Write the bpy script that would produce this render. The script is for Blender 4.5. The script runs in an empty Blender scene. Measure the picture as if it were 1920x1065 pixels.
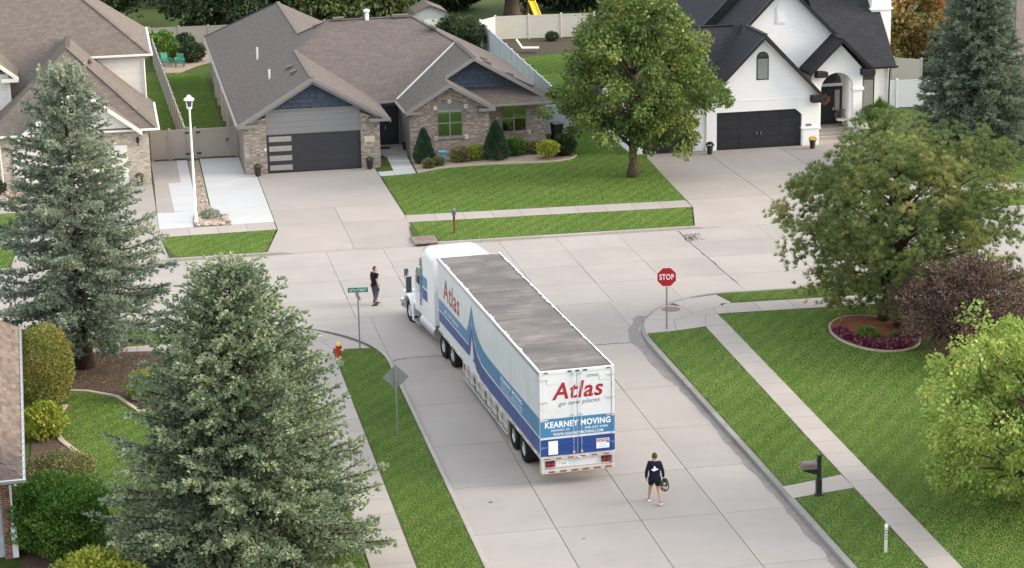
import bpy, bmesh, math, random
import numpy as np
from mathutils import Matrix, Vector
random.seed(7); RNG = np.random.default_rng(7)
S = bpy.context.scene
C = S.collection
R = math.radians

# ------------------------------------------------------------------ camera
CAM_H = 25.73
th, yaw, roll = R(15.18), R(10.617), R(-1.195)
fw = Vector((math.sin(yaw)*math.cos(th), math.cos(yaw)*math.cos(th), -math.sin(th)))
rt = Vector((math.cos(yaw), -math.sin(yaw), 0)); up = rt.cross(fw)
r2 = rt*math.cos(roll)+up*math.sin(roll); u2 = -rt*math.sin(roll)+up*math.cos(roll)
cd = bpy.data.cameras.new('camera'); cam = bpy.data.objects.new('camera', cd); C.objects.link(cam)
cd.sensor_width = 36; cd.lens = 4036*36/1920; cd.clip_start = 1; cd.clip_end = 3000
cam.matrix_world = Matrix(((r2.x, u2.x, -fw.x, 0), (r2.y, u2.y, -fw.y, 0), (r2.z, u2.z, -fw.z, CAM_H), (0, 0, 0, 1)))
S.camera = cam

# ------------------------------------------------------------------ sky and sun
SUN_EL, SUN_AZ = R(23), R(102)          # azimuth clockwise from +Y; the light comes softly from the right
w = bpy.data.worlds.new('World'); S.world = w; w.use_nodes = True
nt = w.node_tree; bg = nt.nodes['Background']
sky = nt.nodes.new('ShaderNodeTexSky'); sky.sky_type = 'NISHITA'; sky.sun_disc = False
sky.sun_elevation = SUN_EL; sky.sun_rotation = SUN_AZ; sky.air_density = 1.0; sky.dust_density = 2.0; sky.ozone_density = 1.0
veil = nt.nodes.new('ShaderNodeMix'); veil.data_type = 'RGBA'; veil.inputs[0].default_value = .68; veil.inputs[7].default_value = (4.8,4.75,4.75,1)   # even high cloud over the clear sky
nt.links.new(sky.outputs[0], veil.inputs[6]); nt.links.new(veil.outputs[2], bg.inputs[0]); bg.inputs[1].default_value = 0.15
sl = bpy.data.lights.new('sun', 'SUN'); so = bpy.data.objects.new('sun', sl); C.objects.link(so)
sl.energy = 1.75; sl.angle = R(30); sl.color = (1.0, 0.87, 0.71)
sd = Vector((math.sin(SUN_AZ)*math.cos(SUN_EL), math.cos(SUN_AZ)*math.cos(SUN_EL), math.sin(SUN_EL)))
so.rotation_euler = (-sd).to_track_quat('-Z', 'Y').to_euler()
S.view_settings.view_transform = 'Standard'; S.view_settings.look = 'None'
S.view_settings.exposure = 1.47; S.view_settings.gamma = 1; S.view_settings.use_curve_mapping = False
S.render.engine = 'CYCLES'

# ------------------------------------------------------------------ helpers
class MB:
    """collects shapes; build() links them as one mesh object"""
    def __init__(s, M=None): s.v = []; s.f = []; s.m = []; s.M = M
    def add(s, vs, fs, mi=0):
        o = len(s.v)
        s.v += [tuple(s.M @ Vector(p)) if s.M else tuple(p) for p in vs]
        s.f += [tuple(i+o for i in f) for f in fs]; s.m += [mi]*len(fs); return s
    def box(s, x0, x1, y0, y1, z0, z1, mi=0):
        return s.add([(x0,y0,z0),(x1,y0,z0),(x1,y1,z0),(x0,y1,z0),(x0,y0,z1),(x1,y0,z1),(x1,y1,z1),(x0,y1,z1)],
                     [(3,2,1,0),(4,5,6,7),(0,1,5,4),(1,2,6,5),(2,3,7,6),(3,0,4,7)], mi)
    def prism(s, poly, d, mi=0):
        """3D polygon extruded by vector d"""
        n = len(poly); a = [Vector(p) for p in poly]; d = Vector(d)
        nrm = Vector((0,0,0))
        for i in range(n): nrm += (a[i]-a[0]).cross(a[(i+1)%n]-a[0])
        if nrm.dot(d) > 0: a = a[::-1]
        b = [p+d for p in a]
        return s.add(a+b, [tuple(range(n)), tuple(range(2*n-1, n-1, -1))]+[(i, i+n, (i+1)%n+n, (i+1)%n) for i in range(n)], mi)
    def tube(s, pts, r, n=8, mi=0, cap=True):
        pts = [Vector(p) for p in pts]; rr = r if isinstance(r, (list, tuple)) else [r]*len(pts)
        vs = []; k = len(pts)
        for i, p in enumerate(pts):
            t = (pts[min(i+1, k-1)]-pts[max(i-1, 0)])
            if t.length < 1e-9: t = Vector((0,0,1))
            t.normalize(); a = t.orthogonal() if abs(t.z) > .9 else t.cross(Vector((0,0,1)))
            a.normalize(); b = t.cross(a)
            vs += [p+(a*math.cos(2*math.pi*j/n)+b*math.sin(2*math.pi*j/n))*rr[i] for j in range(n)]
        fs = [(i*n+j, i*n+(j+1)%n, (i+1)*n+(j+1)%n, (i+1)*n+j) for i in range(k-1) for j in range(n)]
        if cap: fs += [tuple(range(n-1, -1, -1)), tuple(range((k-1)*n, k*n))]
        return s.add(vs, fs, mi)
    def lathe(s, prof, c=(0,0,0), n=16, axis='z', mi=0, cap=True):
        vs = []
        for r, h in prof:
            for j in range(n):
                a = 2*math.pi*j/n; p = (r*math.cos(a), r*math.sin(a), h)
                if axis == 'x': p = (p[2], p[0], p[1])
                if axis == 'y': p = (p[0], p[2], p[1])
                vs.append((p[0]+c[0], p[1]+c[1], p[2]+c[2]))
        k = len(prof)
        fs = [(i*n+j, i*n+(j+1)%n, (i+1)*n+(j+1)%n, (i+1)*n+j) for i in range(k-1) for j in range(n)]
        if cap: fs += [tuple(range(n-1, -1, -1)), tuple(range((k-1)*n, k*n))]
        return s.add(vs, fs, mi)
    def build(s, name, mats, parent=None, smooth=False, bevel=0, loc=None, segs=2):
        me = bpy.data.meshes.new(name); me.from_pydata(s.v, [], s.f)
        if not isinstance(mats, (list, tuple)): mats = [mats]
        for m in mats: me.materials.append(m)
        if len(mats) > 1: me.polygons.foreach_set('material_index', s.m)
        bm = bmesh.new(); bm.from_mesh(me)
        bmesh.ops.recalc_face_normals(bm, faces=bm.faces)
        if bevel:
            es = [e for e in bm.edges if len(e.link_faces) == 2 and e.calc_face_angle(0) > .6]
            bmesh.ops.bevel(bm, geom=es, offset=bevel, segments=segs, affect='EDGES', profile=.6, clamp_overlap=True)
        bm.to_mesh(me); bm.free()
        if smooth:
            me.polygons.foreach_set('use_smooth', [True]*len(me.polygons))
            if smooth == 'auto': me.set_sharp_from_angle(angle=R(40))
        o = bpy.data.objects.new(name, me); C.objects.link(o)
        if parent: o.parent = parent
        if loc: o.location = loc
        return o

def tag(o, label=None, cat=None, group=None, kind=None):
    if label: o['label'] = label
    if cat: o['category'] = cat
    if group: o['group'] = group
    if kind: o['kind'] = kind
    return o
def thing(name, label, cat, loc=(0,0,0), rz=0, group=None):
    o = bpy.data.objects.new(name, None); C.objects.link(o); o.location = loc; o.rotation_euler = (0,0,rz)
    o.empty_display_size = .3
    return tag(o, label, cat, group)
def copy_tree(o, parent=None):
    c = o.copy(); C.objects.link(c); c.parent = parent
    for ch in list(o.children): copy_tree(ch, c)
    return c
def raw(name, V, F, mats, parent=None, attr=None, mi=None, smooth=False):
    """numpy mesh: V (n,3), F (m,k)"""
    V = np.asarray(V, np.float32); F = np.asarray(F, np.int32); k = F.shape[1]
    me = bpy.data.meshes.new(name); me.vertices.add(len(V)); me.vertices.foreach_set('co', V.ravel())
    me.loops.add(F.size); me.loops.foreach_set('vertex_index', F.ravel())
    me.polygons.add(len(F)); me.polygons.foreach_set('loop_start', np.arange(0, F.size, k, dtype=np.int32))
    me.polygons.foreach_set('loop_total', np.full(len(F), k, np.int32))
    if not isinstance(mats, (list, tuple)): mats = [mats]
    for m in mats: me.materials.append(m)
    if mi is not None: me.polygons.foreach_set('material_index', np.asarray(mi, np.int32))
    if smooth: me.polygons.foreach_set('use_smooth', np.ones(len(F), bool))
    me.update()
    if attr is not None:
        a = me.attributes.new('var', 'FLOAT', 'FACE'); a.data.foreach_set('value', np.asarray(attr, np.float32))
    me.validate()
    o = bpy.data.objects.new(name, me); C.objects.link(o)
    if parent: o.parent = parent
    return o

# ------------------------------------------------------------------ materials
class NT:
    def __init__(s, name):
        s.m = bpy.data.materials.new(name); s.m.use_nodes = True; s.t = s.m.node_tree; s.t.nodes.clear()
        s.out = s.t.nodes.new('ShaderNodeOutputMaterial')
    def n(s, typ, ins=None, **kw):
        nd = s.t.nodes.new('ShaderNode'+typ)
        for k, v in kw.items(): setattr(nd, k, v)
        for k, v in (ins or {}).items():
            if isinstance(v, bpy.types.NodeSocket): s.t.links.new(v, nd.inputs[k])
            else: nd.inputs[k].default_value = v
        return nd
    def math(s, op, a, b=0.0): return s.n('Math', {0: a, 1: b}, operation=op).outputs[0]
    def vmath(s, op, a, b=None):
        d = {0: a}
        if b is not None: d[1] = b
        return s.n('VectorMath', d, operation=op)
    def mix(s, f, a, b, bt='MIX'):
        nd = s.t.nodes.new('ShaderNodeMix'); nd.data_type = 'RGBA'; nd.blend_type = bt
        for k, v in ((0, f), (6, a), (7, b)):
            if isinstance(v, bpy.types.NodeSocket): s.t.links.new(v, nd.inputs[k])
            else: nd.inputs[k].default_value = (v if k == 0 else (*v[:3], 1))
        return nd.outputs[2]
    def ramp(s, f, stops):
        nd = s.t.nodes.new('ShaderNodeValToRGB'); s.t.links.new(f, nd.inputs[0]); e = nd.color_ramp.elements
        while len(e) < len(stops): e.new(.5)
        for i, (p, c) in enumerate(stops): e[i].position = p; e[i].color = (*c[:3], 1)
        return nd.outputs[0]
    def rng(s, f, a, b, c, d):
        return s.n('MapRange', {0: f, 1: a, 2: b, 3: c, 4: d}).outputs[0]
    def noise(s, vec, scale, detail=3, rough=.55):
        return s.n('TexNoise', {'Vector': vec, 'Scale': scale, 'Detail': detail, 'Roughness': rough}).outputs[0]
    def pos(s): return s.n('NewGeometry').outputs['Position']
    def finish(s, col, rough=.8, spec=.3, bump=None, bs=.2, bd=.02, metal=0, trans=None, coat=0, alpha=None):
        d = {'Base Color': col if isinstance(col, bpy.types.NodeSocket) else (*col[:3], 1), 'Roughness': rough, 'Specular IOR Level': spec, 'Metallic': metal}
        if coat: d['Coat Weight'] = coat
        p = s.n('BsdfPrincipled', d)
        if bump is not None:
            b = s.n('Bump', {'Height': bump, 'Strength': bs, 'Distance': bd}); s.t.links.new(b.outputs[0], p.inputs['Normal'])
        sh = p.outputs[0]
        if trans:
            tn = s.n('BsdfTranslucent', {'Color': col if isinstance(col, bpy.types.NodeSocket) else (*col[:3], 1)})
            sh = s.n('MixShader', {0: trans, 1: sh, 2: tn.outputs[0]}).outputs[0]
        s.t.links.new(sh, s.out.inputs[0]); return s.m

def plain(name, col, rough=.6, spec=.4, metal=0, var=.12, scale=3.0, rnd=0.0, bump=0.0, coat=0, grime=0.0):
    t = NT(name); p = t.pos(); nz = t.noise(p, scale, 5)
    f = t.rng(nz, .25, .75, 1-var, 1+var)
    if rnd: f = t.math('MULTIPLY', f, t.rng(t.n('ObjectInfo').outputs['Random'], 0, 1, 1-rnd, 1+rnd))
    c = t.vmath('SCALE', (*col[:3],)); t.t.links.new(f, c.inputs['Scale']); c = c.outputs[0]
    if grime:
        g = t.rng(t.noise(p, scale*.6, 8, .7), .52, .72, 0, grime); c = t.mix(g, c, (.16,.13,.10))
    return t.finish(c, rough, spec, t.noise(p, 40, 3) if bump else None, bump, .01, metal, coat=coat)

def concrete(name, col, stain=(.25,.22,.19), amt=.3, rnd=.05):
    t = NT(name); p = t.pos()
    f = t.rng(t.noise(p, .35, 6, .6), .3, .7, .93, 1.07)
    g = t.rng(t.noise(p, 60, 2, .6), .2, .8, .93, 1.07)
    f = t.math('MULTIPLY', f, g)
    f = t.math('MULTIPLY', f, t.rng(t.n('ObjectInfo').outputs['Random'], 0, 1, 1-rnd, 1+rnd))
    c = t.vmath('SCALE', (*col[:3],)); t.t.links.new(f, c.inputs['Scale']); c = c.outputs[0]
    st = t.rng(t.noise(p, 1.3, 8, .68), .56, .78, 0, amt); c = t.mix(st, c, stain)
    sp = t.rng(t.noise(p, 9, 2, .5), .74, .80, 0, .35); c = t.mix(sp, c, stain)
    return t.finish(c, .85, .25, t.noise(p, 90, 3), .25, .006)

def shingle(name, c1, c2, c3, size=1.0, mott=.35):
    """courses follow the contour of whatever slope the face has"""
    t = NT(name); g = t.n('NewGeometry'); P = g.outputs['Position']; N = g.outputs['True Normal']
    T = t.vmath('CROSS_PRODUCT', N, (0,0,1)); L = t.vmath('LENGTH', T.outputs[0]).outputs['Value']
    Tn = t.vmath('NORMALIZE', T.outputs[0]).outputs[0]
    u = t.vmath('DOT_PRODUCT', P, Tn).outputs['Value']
    z = t.n('SeparateXYZ', {0: P}).outputs[2]; v = t.math('DIVIDE', z, t.math('MAXIMUM', L, .15))
    vec = t.n('CombineXYZ', {0: u, 1: v, 2: 0.0}).outputs[0]
    br = t.n('TexBrick', {'Vector': vec, 'Color1': (*c1,1), 'Color2': (*c2,1), 'Mortar': (c1[0]*.62, c1[1]*.62, c1[2]*.62, 1), 'Scale': 1.0, 'Mortar Size': .012*size, 'Mortar Smooth': .3, 'Bias': 0.0, 'Brick Width': .42*size, 'Row Height': .15*size}, offset=.5, offset_frequency=2, squash=.8, squash_frequency=3)
    c = t.mix(t.rng(t.noise(vec, 2.6, 4, .7), .4, .68, 0, mott), br.outputs[0], c3)
    c = t.mix(t.rng(t.noise(P, .5, 4), .35, .7, 0, .25), c, c1)
    gr = t.rng(t.noise(P, 140, 2), .25, .75, .86, 1.14); sc = t.vmath('SCALE', c); t.t.links.new(gr, sc.inputs['Scale'])
    return t.finish(sc.outputs[0], .9, .2, br.outputs[1], -.6, .012)

def brickmat(name, c1, c2, c3, mort, bw=.21, bh=.072):
    t = NT(name); g = t.n('NewGeometry'); P = g.outputs['Position']; N = g.outputs['True Normal']
    T = t.vmath('NORMALIZE', t.vmath('CROSS_PRODUCT', N, (0,0,1)).outputs[0]).outputs[0]
    u = t.vmath('DOT_PRODUCT', P, T).outputs['Value']; z = t.n('SeparateXYZ', {0: P}).outputs[2]
    vec = t.n('CombineXYZ', {0: u, 1: z, 2: 0.0}).outputs[0]
    br = t.n('TexBrick', {'Vector': vec, 'Color1': (*c1,1), 'Color2': (*c2,1), 'Mortar': (*mort,1), 'Scale': 1.0, 'Mortar Size': .009, 'Mortar Smooth': .2, 'Brick Width': bw, 'Row Height': bh}, offset=.5)
    # a second, coarser brick field gives clusters of odd bricks
    b2 = t.n('TexBrick', {'Vector': vec, 'Color1': (0,0,0,1), 'Color2': (1,1,1,1), 'Mortar': (0,0,0,1), 'Scale': 1.0, 'Mortar Size': 0.0, 'Brick Width': bw*1.0, 'Row Height': bh}, offset=.5)
    vv = t.n('TexWhiteNoise', {0: t.vmath('FLOOR', t.vmath('MULTIPLY', vec, (1/(bw*1.0), 1/(bh*1.0), 1)).outputs[0]).outputs[0]}, noise_dimensions='2D').outputs[0]
    c = t.mix(t.rng(vv, .70, .9, 0, .55), br.outputs[0], c3)
    c = t.mix(t.rng(vv, .02, .30, .55, 0), c, (c1[0]*.55, c1[1]*.5, c1[2]*.5) if c1[0] < .8 else (.82,.82,.82))
    return t.finish(c, .88, .2, br.outputs[1], -.5, .01)

def leafmat(name, stops, trans=.25, rough=.6, nscale=.5, namt=.35, rnd=0):
    """leaf colour from a per-leaf value plus broad natural patches"""
    t = NT(name); a = t.n('Attribute', attribute_name='var').outputs['Fac']
    n1 = t.noise(t.pos(), nscale, 3)
    f = t.math('ADD', t.math('MULTIPLY', a, 1-namt), t.math('MULTIPLY', t.rng(n1, .3, .7, 0, 1), namt))
    c = t.ramp(f, stops)
    return t.finish(c, rough, .25, trans=trans)

def glass(name, col=(.04,.05,.055), rough=.06):
    t = NT(name); return t.finish(t.mix(t.noise(t.pos(), .8, 2), col, tuple(x*1.5 for x in col)), rough, .8)

M = {}
M['road'] = concrete('road_concrete', (.316,.295,.276), amt=.26, rnd=.06)
M['walk'] = concrete('walk_concrete', (.335,.308,.285), amt=.26, rnd=.05)
M['drive'] = concrete('driveway_concrete', (.318,.292,.270), amt=.26, rnd=.05)
M['newconc'] = concrete('fresh_concrete', (.43,.44,.445), (.33,.33,.33), .2, .015)
M['kerb'] = concrete('kerb_concrete', (.33,.305,.285), (.12,.11,.10), .45, .08)
M['kerbdark'] = concrete('shaded_grey_kerb', (.215,.205,.198), (.09,.085,.08), .6, .12)  # grey east kerb, with its shading put into the darker colour
M['joint'] = plain('joint_filler', (.10,.092,.085), .9, .1, var=.3, scale=2)
M['stain'] = plain('damp_gutter_stain', (.17,.155,.145), .55, .4, var=.25, scale=3)
M['crack'] = plain('crack_sealant', (.05,.048,.046), .7, .3)
M['gravel'] = plain('gravel_bed', (.30,.245,.20), .95, .1, var=.45, scale=14, bump=.6)
M['mulch'] = plain('bark_mulch', (.095,.066,.052), .95, .1, var=.6, scale=11, bump=.8)
M['mulchred'] = plain('red_bark_mulch', (.20,.085,.045), .95, .1, var=.5, scale=10, bump=.8)
M['soil'] = plain('soil', (.07,.06,.045), .95, .1, var=.3, scale=6)
M['edging'] = concrete('edging_concrete', (.42,.36,.29), rnd=.06)
M['stone'] = plain('river_stone', (.34,.28,.23), .8, .3, var=.35, scale=5, rnd=.45)
M['white'] = plain('white_paint', (.78,.79,.80), .35, .5, var=.03)

M['black'] = plain('black_paint', (.018,.018,.02), .4, .4, var=.2)
M['blackpot'] = plain('black_planter', (.02,.02,.023), .45, .4)
M['blackdoor'] = plain('black_garage_door', (.020,.021,.025), .42, .35, var=.15)
M['slatedoor'] = plain('charcoal_garage_door', (.033,.034,.042), .4, .4, var=.08)
M['navy'] = plain('navy_shakes', (.052,.068,.095), .7, .25, rnd=.14)
M['greytrim'] = plain('grey_trim', (.20,.195,.195), .5, .35, var=.06)
M['greypanel'] = plain('grey_panel', (.21,.21,.215), .55, .3, var=.04)
M['greywall'] = plain('grey_siding', (.22,.21,.20), .7, .25)
M['taupe'] = plain('taupe_vinyl', (.33,.295,.262), .45, .4, var=.04)
M['creamfence'] = plain('cream_vinyl', (.55,.53,.47), .45, .4, var=.03)
M['whitefence'] = plain('white_vinyl', (.50,.54,.57), .4, .4, var=.04)
M['cream'] = plain('cream_siding', (.70,.67,.63), .6, .3, var=.04, rnd=.04)
M['creamtrim'] = plain('cream_trim', (.74,.71,.66), .5, .35, var=.03)
M['metal'] = plain('galvanised_metal', (.34,.35,.36), .45, .5, .7, var=.15)
M['alum'] = plain('brushed_aluminium', (.55,.56,.57), .35, .5, .8, var=.1)
M['signback'] = plain('sign_back_metal', (.235,.25,.24), .5, .4, .35, var=.06)
M['chrome'] = plain('chrome', (.75,.75,.76), .12, .6, 1.0, var=.05)
M['rubber'] = plain('tyre_rubber', (.016,.016,.016), .85, .2, var=.3, scale=6)
M['glass'] = glass('dark_glass')
M['bark'] = plain('bark', (.10,.075,.055), .95, .1, var=.45, scale=7, bump=.8)
M['darkbark'] = plain('dark_bark', (.05,.036,.028), .95, .1, var=.4, scale=7, bump=.8)
M['reddirt'] = plain('iron_cover', (.17,.115,.095), .7, .4, var=.25, scale=8)
M['roofbrown'] = shingle('brown_shingles', (.118,.102,.096), (.158,.136,.125), (.090,.080,.078))
M['rooftan'] = shingle('tan_brown_shingles', (.142,.121,.106), (.190,.162,.140), (.102,.090,.082), 1.0, .55)
M['roofblack'] = shingle('charcoal_shingles', (.030,.031,.037), (.042,.043,.050), (.024,.025,.029))
M['roofgrey'] = shingle('mixed_brown_shingles', (.16,.125,.10), (.20,.165,.14), (.12,.10,.095))
M['brick'] = brickmat('mixed_brown_brick', (.215,.165,.138), (.285,.238,.205), (.45,.405,.355), (.30,.28,.26))
M['beigebrick'] = brickmat('beige_brick', (.40,.345,.285), (.46,.40,.335), (.62,.57,.51), (.45,.41,.36))
M['whitewall'] = brickmat('white_painted_brick', (.86,.86,.86), (.89,.89,.89), (.90,.90,.90), (.84,.84,.84))
M['redbrick'] = brickmat('red_brick', (.20,.06,.04), (.26,.09,.06), (.15,.05,.04), (.4,.36,.33))
# ------------------------------------------------------------------ the setting
def struct(o): o['kind'] = 'structure'; return o
ROAD = -.12
K = 1+.12/CAM_H
yn = lambda x: 102.0-.0155*(x-3.4)          # north kerb face of the cross street
ys = lambda x: 90.0-.025*(x-1.7)            # south edge of the cross street
XW, XE = 10.52, 21.15                       # side street edges
def arc(cx, cy, rx, ry, a0, a1, n=18): return [(cx+rx*math.cos(R(a0+(a1-a0)*i/n)), cy+ry*math.sin(R(a0+(a1-a0)*i/n))) for i in range(n+1)]
YC = 82.8
SE = arc(26.4, YC, 26.4-XE, ys(26.4)-YC, 180, 90)      # from the side street edge round to the cross street
SW = arc(3.6, YC, XW-3.6, ys(3.6)-YC, 0, 90)

struct(MB().add([(-900,-400,-.25),(900,-400,-.25),(900,1400,-.25),(-900,1400,-.25)], [(0,1,2,3)]).build('ground', plain('far_grass', (.055,.095,.028), .95, .1, var=.3, scale=.3)))

# lawn colour: patches, mowing lines and worn spots that belong to the turf
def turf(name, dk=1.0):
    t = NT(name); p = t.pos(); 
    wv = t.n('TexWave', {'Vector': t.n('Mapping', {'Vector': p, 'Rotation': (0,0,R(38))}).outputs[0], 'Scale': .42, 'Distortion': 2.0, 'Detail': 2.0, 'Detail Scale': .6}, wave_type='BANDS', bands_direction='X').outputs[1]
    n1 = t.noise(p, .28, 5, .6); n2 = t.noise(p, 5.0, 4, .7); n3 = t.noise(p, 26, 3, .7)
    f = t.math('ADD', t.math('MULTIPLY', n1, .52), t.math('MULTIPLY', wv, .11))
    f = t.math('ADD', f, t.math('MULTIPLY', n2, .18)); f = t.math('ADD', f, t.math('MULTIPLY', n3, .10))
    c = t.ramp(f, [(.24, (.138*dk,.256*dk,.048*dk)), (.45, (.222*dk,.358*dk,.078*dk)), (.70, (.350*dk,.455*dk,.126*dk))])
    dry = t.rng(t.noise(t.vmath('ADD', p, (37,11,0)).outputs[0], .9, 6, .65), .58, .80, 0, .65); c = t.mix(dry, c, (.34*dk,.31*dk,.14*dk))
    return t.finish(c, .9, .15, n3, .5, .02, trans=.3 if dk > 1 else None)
M['turf'] = turf('turf', .23); M['blade'] = turf('grass_blades', 1.12)  # bare turf darkened to stand in for self-shadow among the blades

def slabpoly(poly, z0, z1): return [(x, y, z0) for x, y in poly]
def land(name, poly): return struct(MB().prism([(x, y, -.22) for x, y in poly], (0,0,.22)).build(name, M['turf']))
NL = [(-80, yn(-80)+.17)]
for x0, x1, b0, b1, yb in ((-5.2,2.4,-4.95,2.05,107.15),(7.0,14.25,7.95,14.65,107.15),(28.45,43.2,29.5,43.2,107.25)):   # aprons cut into the turf
    NL += [(x0, yn(x0)+.17), (b0, yb), (b1, yb), (x1, yn(x1)+.17)]
land('lawn_north', NL+[(130, yn(130)+.17), (130, 300), (-80, 300)])
land('lawn_east', [(XE+.17, 20), (130, 20), (130, ys(130)-.17), (26.4, ys(26.4)-.17)]+[(x+.12, y-.12) for x, y in SE[::-1][1:-1]]+[(XE+.17, YC)])
land('lawn_west', [(-80, 20), (XW-.17, 20), (XW-.17, YC)]+[(x-.12, y-.12) for x, y in SW[1:-1]]+[(3.6, ys(3.6)-.17), (-80, ys(-80)-.17)])

# streets: a bed of dark joint filler with concrete slabs on it
road = struct(MB().add([(-80,20,ROAD-.02),(130,20,ROAD-.02),(130,110,ROAD-.02),(-80,110,ROAD-.02)], [(0,1,2,3)]).build('street', M['joint']))
GAP = .014
def slab(poly, parent, mat, z1, th=.10, gap=GAP, name='slab'):
    """inset a convex polygon by gap and extrude; z1 is a number or a function of (x,y)"""
    cx = sum(p[0] for p in poly)/len(poly); cy = sum(p[1] for p in poly)/len(poly); out = []
    n = len(poly)
    for i in range(n):
        a, b, c = Vector(poly[i-1]), Vector(poly[i]), Vector(poly[(i+1)%n])
        d1 = (b-a).normalized(); d2 = (c-b).normalized(); n1 = Vector((-d1.y, d1.x)); n2 = Vector((-d2.y, d2.x))
        if n1.dot(Vector((cx,cy))-b) < 0: n1 = -n1
        if n2.dot(Vector((cx,cy))-b) < 0: n2 = -n2
        m = (n1+n2); k = 1+n1.dot(n2)
        q = b+m*(gap/max(k, .3)); out.append((q.x, q.y))
    zf = z1 if callable(z1) else (lambda x, y: z1)
    m = MB(); a = [(x, y, zf(x, y)-th) for x, y in out]; b = [(x, y, zf(x, y)) for x, y in out]
    m.add(a+b, [tuple(range(n-1,-1,-1)), tuple(range(n, 2*n))]+[(i, (i+1)%n, (i+1)%n+n, i+n) for i in range(n)])
    return m.build(name, mat, parent)
xj = [-80,-15,-11.9,-8.8,-5.7,-2.7,.35,3.48,6.68,9.9,12.68,15.6,18.45,21.32,24.42,27.5,31.62,34.8,37.9,41,44.1,47.2,53,59,130]
for i in range(len(xj)-1):
    a, b = xj[i], xj[i+1]
    rows = [ys, lambda x: 92.95-.02*(x-14), lambda x: 96.25-.018*(x-14), lambda x: 99.2-.016*(x-14), yn]
    for j in range(4):
        slab([(a, rows[j](a)), (b, rows[j](b)), (b, rows[j+1](b)), (a, rows[j+1](a))], road, M['road'], ROAD, gap=GAP if j in (1, ) else .008)
yj = [20,36,41.5,46,50.4,54.9,59.25,63.7,68.05,72.4,77.2,83.25]
xs = [XW,13.22,16.05,18.75,XE]
for i in range(4):
    for j in range(len(yj)-1): slab([(xs[i], yj[j]), (xs[i+1], yj[j]), (xs[i+1], yj[j+1]), (xs[i], yj[j+1])], road, M['road'], ROAD, gap=.012 if j != 10 else .016)
    slab([(xs[i], 83.25), (xs[i+1], 83.25), (xs[i+1], ys(xs[i+1])), (xs[i], ys(xs[i]))], road, M['road'], ROAD)
for A, cx in ((SE, XE), (SW, XW)):           # the flared corners
    poly = A[::-1]+[(cx, ys(cx))]; n = len(poly); m = MB()
    m.add([(x, y, ROAD) for x, y in poly], [(n-1, i, i+1) for i in range(n-2)]); m.build('slab', M['road'], road)
# dark sealed crack across the mouth of the side street
def ribbon(pts, w, z, mat, name, parent):
    m = MB(); vs = []
    for i, (x, y) in enumerate(pts):
        a = Vector(pts[max(i-1,0)]); b = Vector(pts[min(i+1,len(pts)-1)]); d = (b-a).normalized()
        ww = w[i] if isinstance(w, list) else w
        vs += [(x-d.y*ww, y+d.x*ww, z), (x+d.y*ww, y-d.x*ww, z)]
    m.add(vs, [(2*i, 2*i+1, 2*i+3, 2*i+2) for i in range(len(pts)-1)]); return m.build(name, mat, parent)
rr = random.Random(3)
ribbon([(XW+.1+i*.26, 83.25+rr.uniform(-.05,.05)+.25*math.sin(i*.35)*(i<14)) for i in range(40)], [rr.uniform(.012,.04) for i in range(40)], ROAD+.004, M['crack'], 'crack', road)
ribbon([(27.5+rr.uniform(-.05,.05), 101.4-i*.42) for i in range(26)], [rr.uniform(.008,.035) for i in range(26)], ROAD+.004, M['crack'], 'crack', road)
for k in range(9): ribbon([(27.55+rr.uniform(-.3,.3)+i*.16, 100.0+rr.uniform(-.8,.8)+rr.uniform(-.1,.1)) for i in range(5)], .014, ROAD+.005+k*.0003, M['crack'], 'crack', road)
for k in range(8): ribbon([(3.35+rr.uniform(-.25,.0)+i*.12, 96.6+k*.65+rr.uniform(-.12,.12)) for i in range(5)], .02, ROAD+.005, M['crack'], 'crack', road)
# damp stain along the east gutter
pts = [(20.9+.28*math.sin(y*.9)*.4, y) for y in np.arange(56, 82.5, .6)]
ws = [.10+.09*rr.random()+(.10 if 78 < y < 83 else 0) for x, y in pts]
ribbon([(XE-w*.92, y) for (x, y), w in zip(pts, ws)], ws, ROAD+.003, M['stain'], 'stain', road)
pa = [(x-.24-.16*math.sin(i*1.1)**2, y-.05) for i, (x, y) in enumerate(SE[:9])]
ribbon([(XE-.18, 82.2)]+pa, [.16]+[.18+.10*rr.random() for _ in pa], ROAD+.0035, M['stain'], 'stain', road)
for (x, y, sz) in ((13.9,62.6,.04),(15.2,98.6,.04),(11.6,66.5,.06)):
    m = MB(); n = 9; m.add([(x+sz*(.6+.6*rr.random())*math.cos(6.283*i/n)*1.5, y+sz*(.6+.6*rr.random())*math.sin(6.283*i/n), ROAD+.004) for i in range(n)], [tuple(range(n))]); m.build('stain', M['crack'], road)

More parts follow.
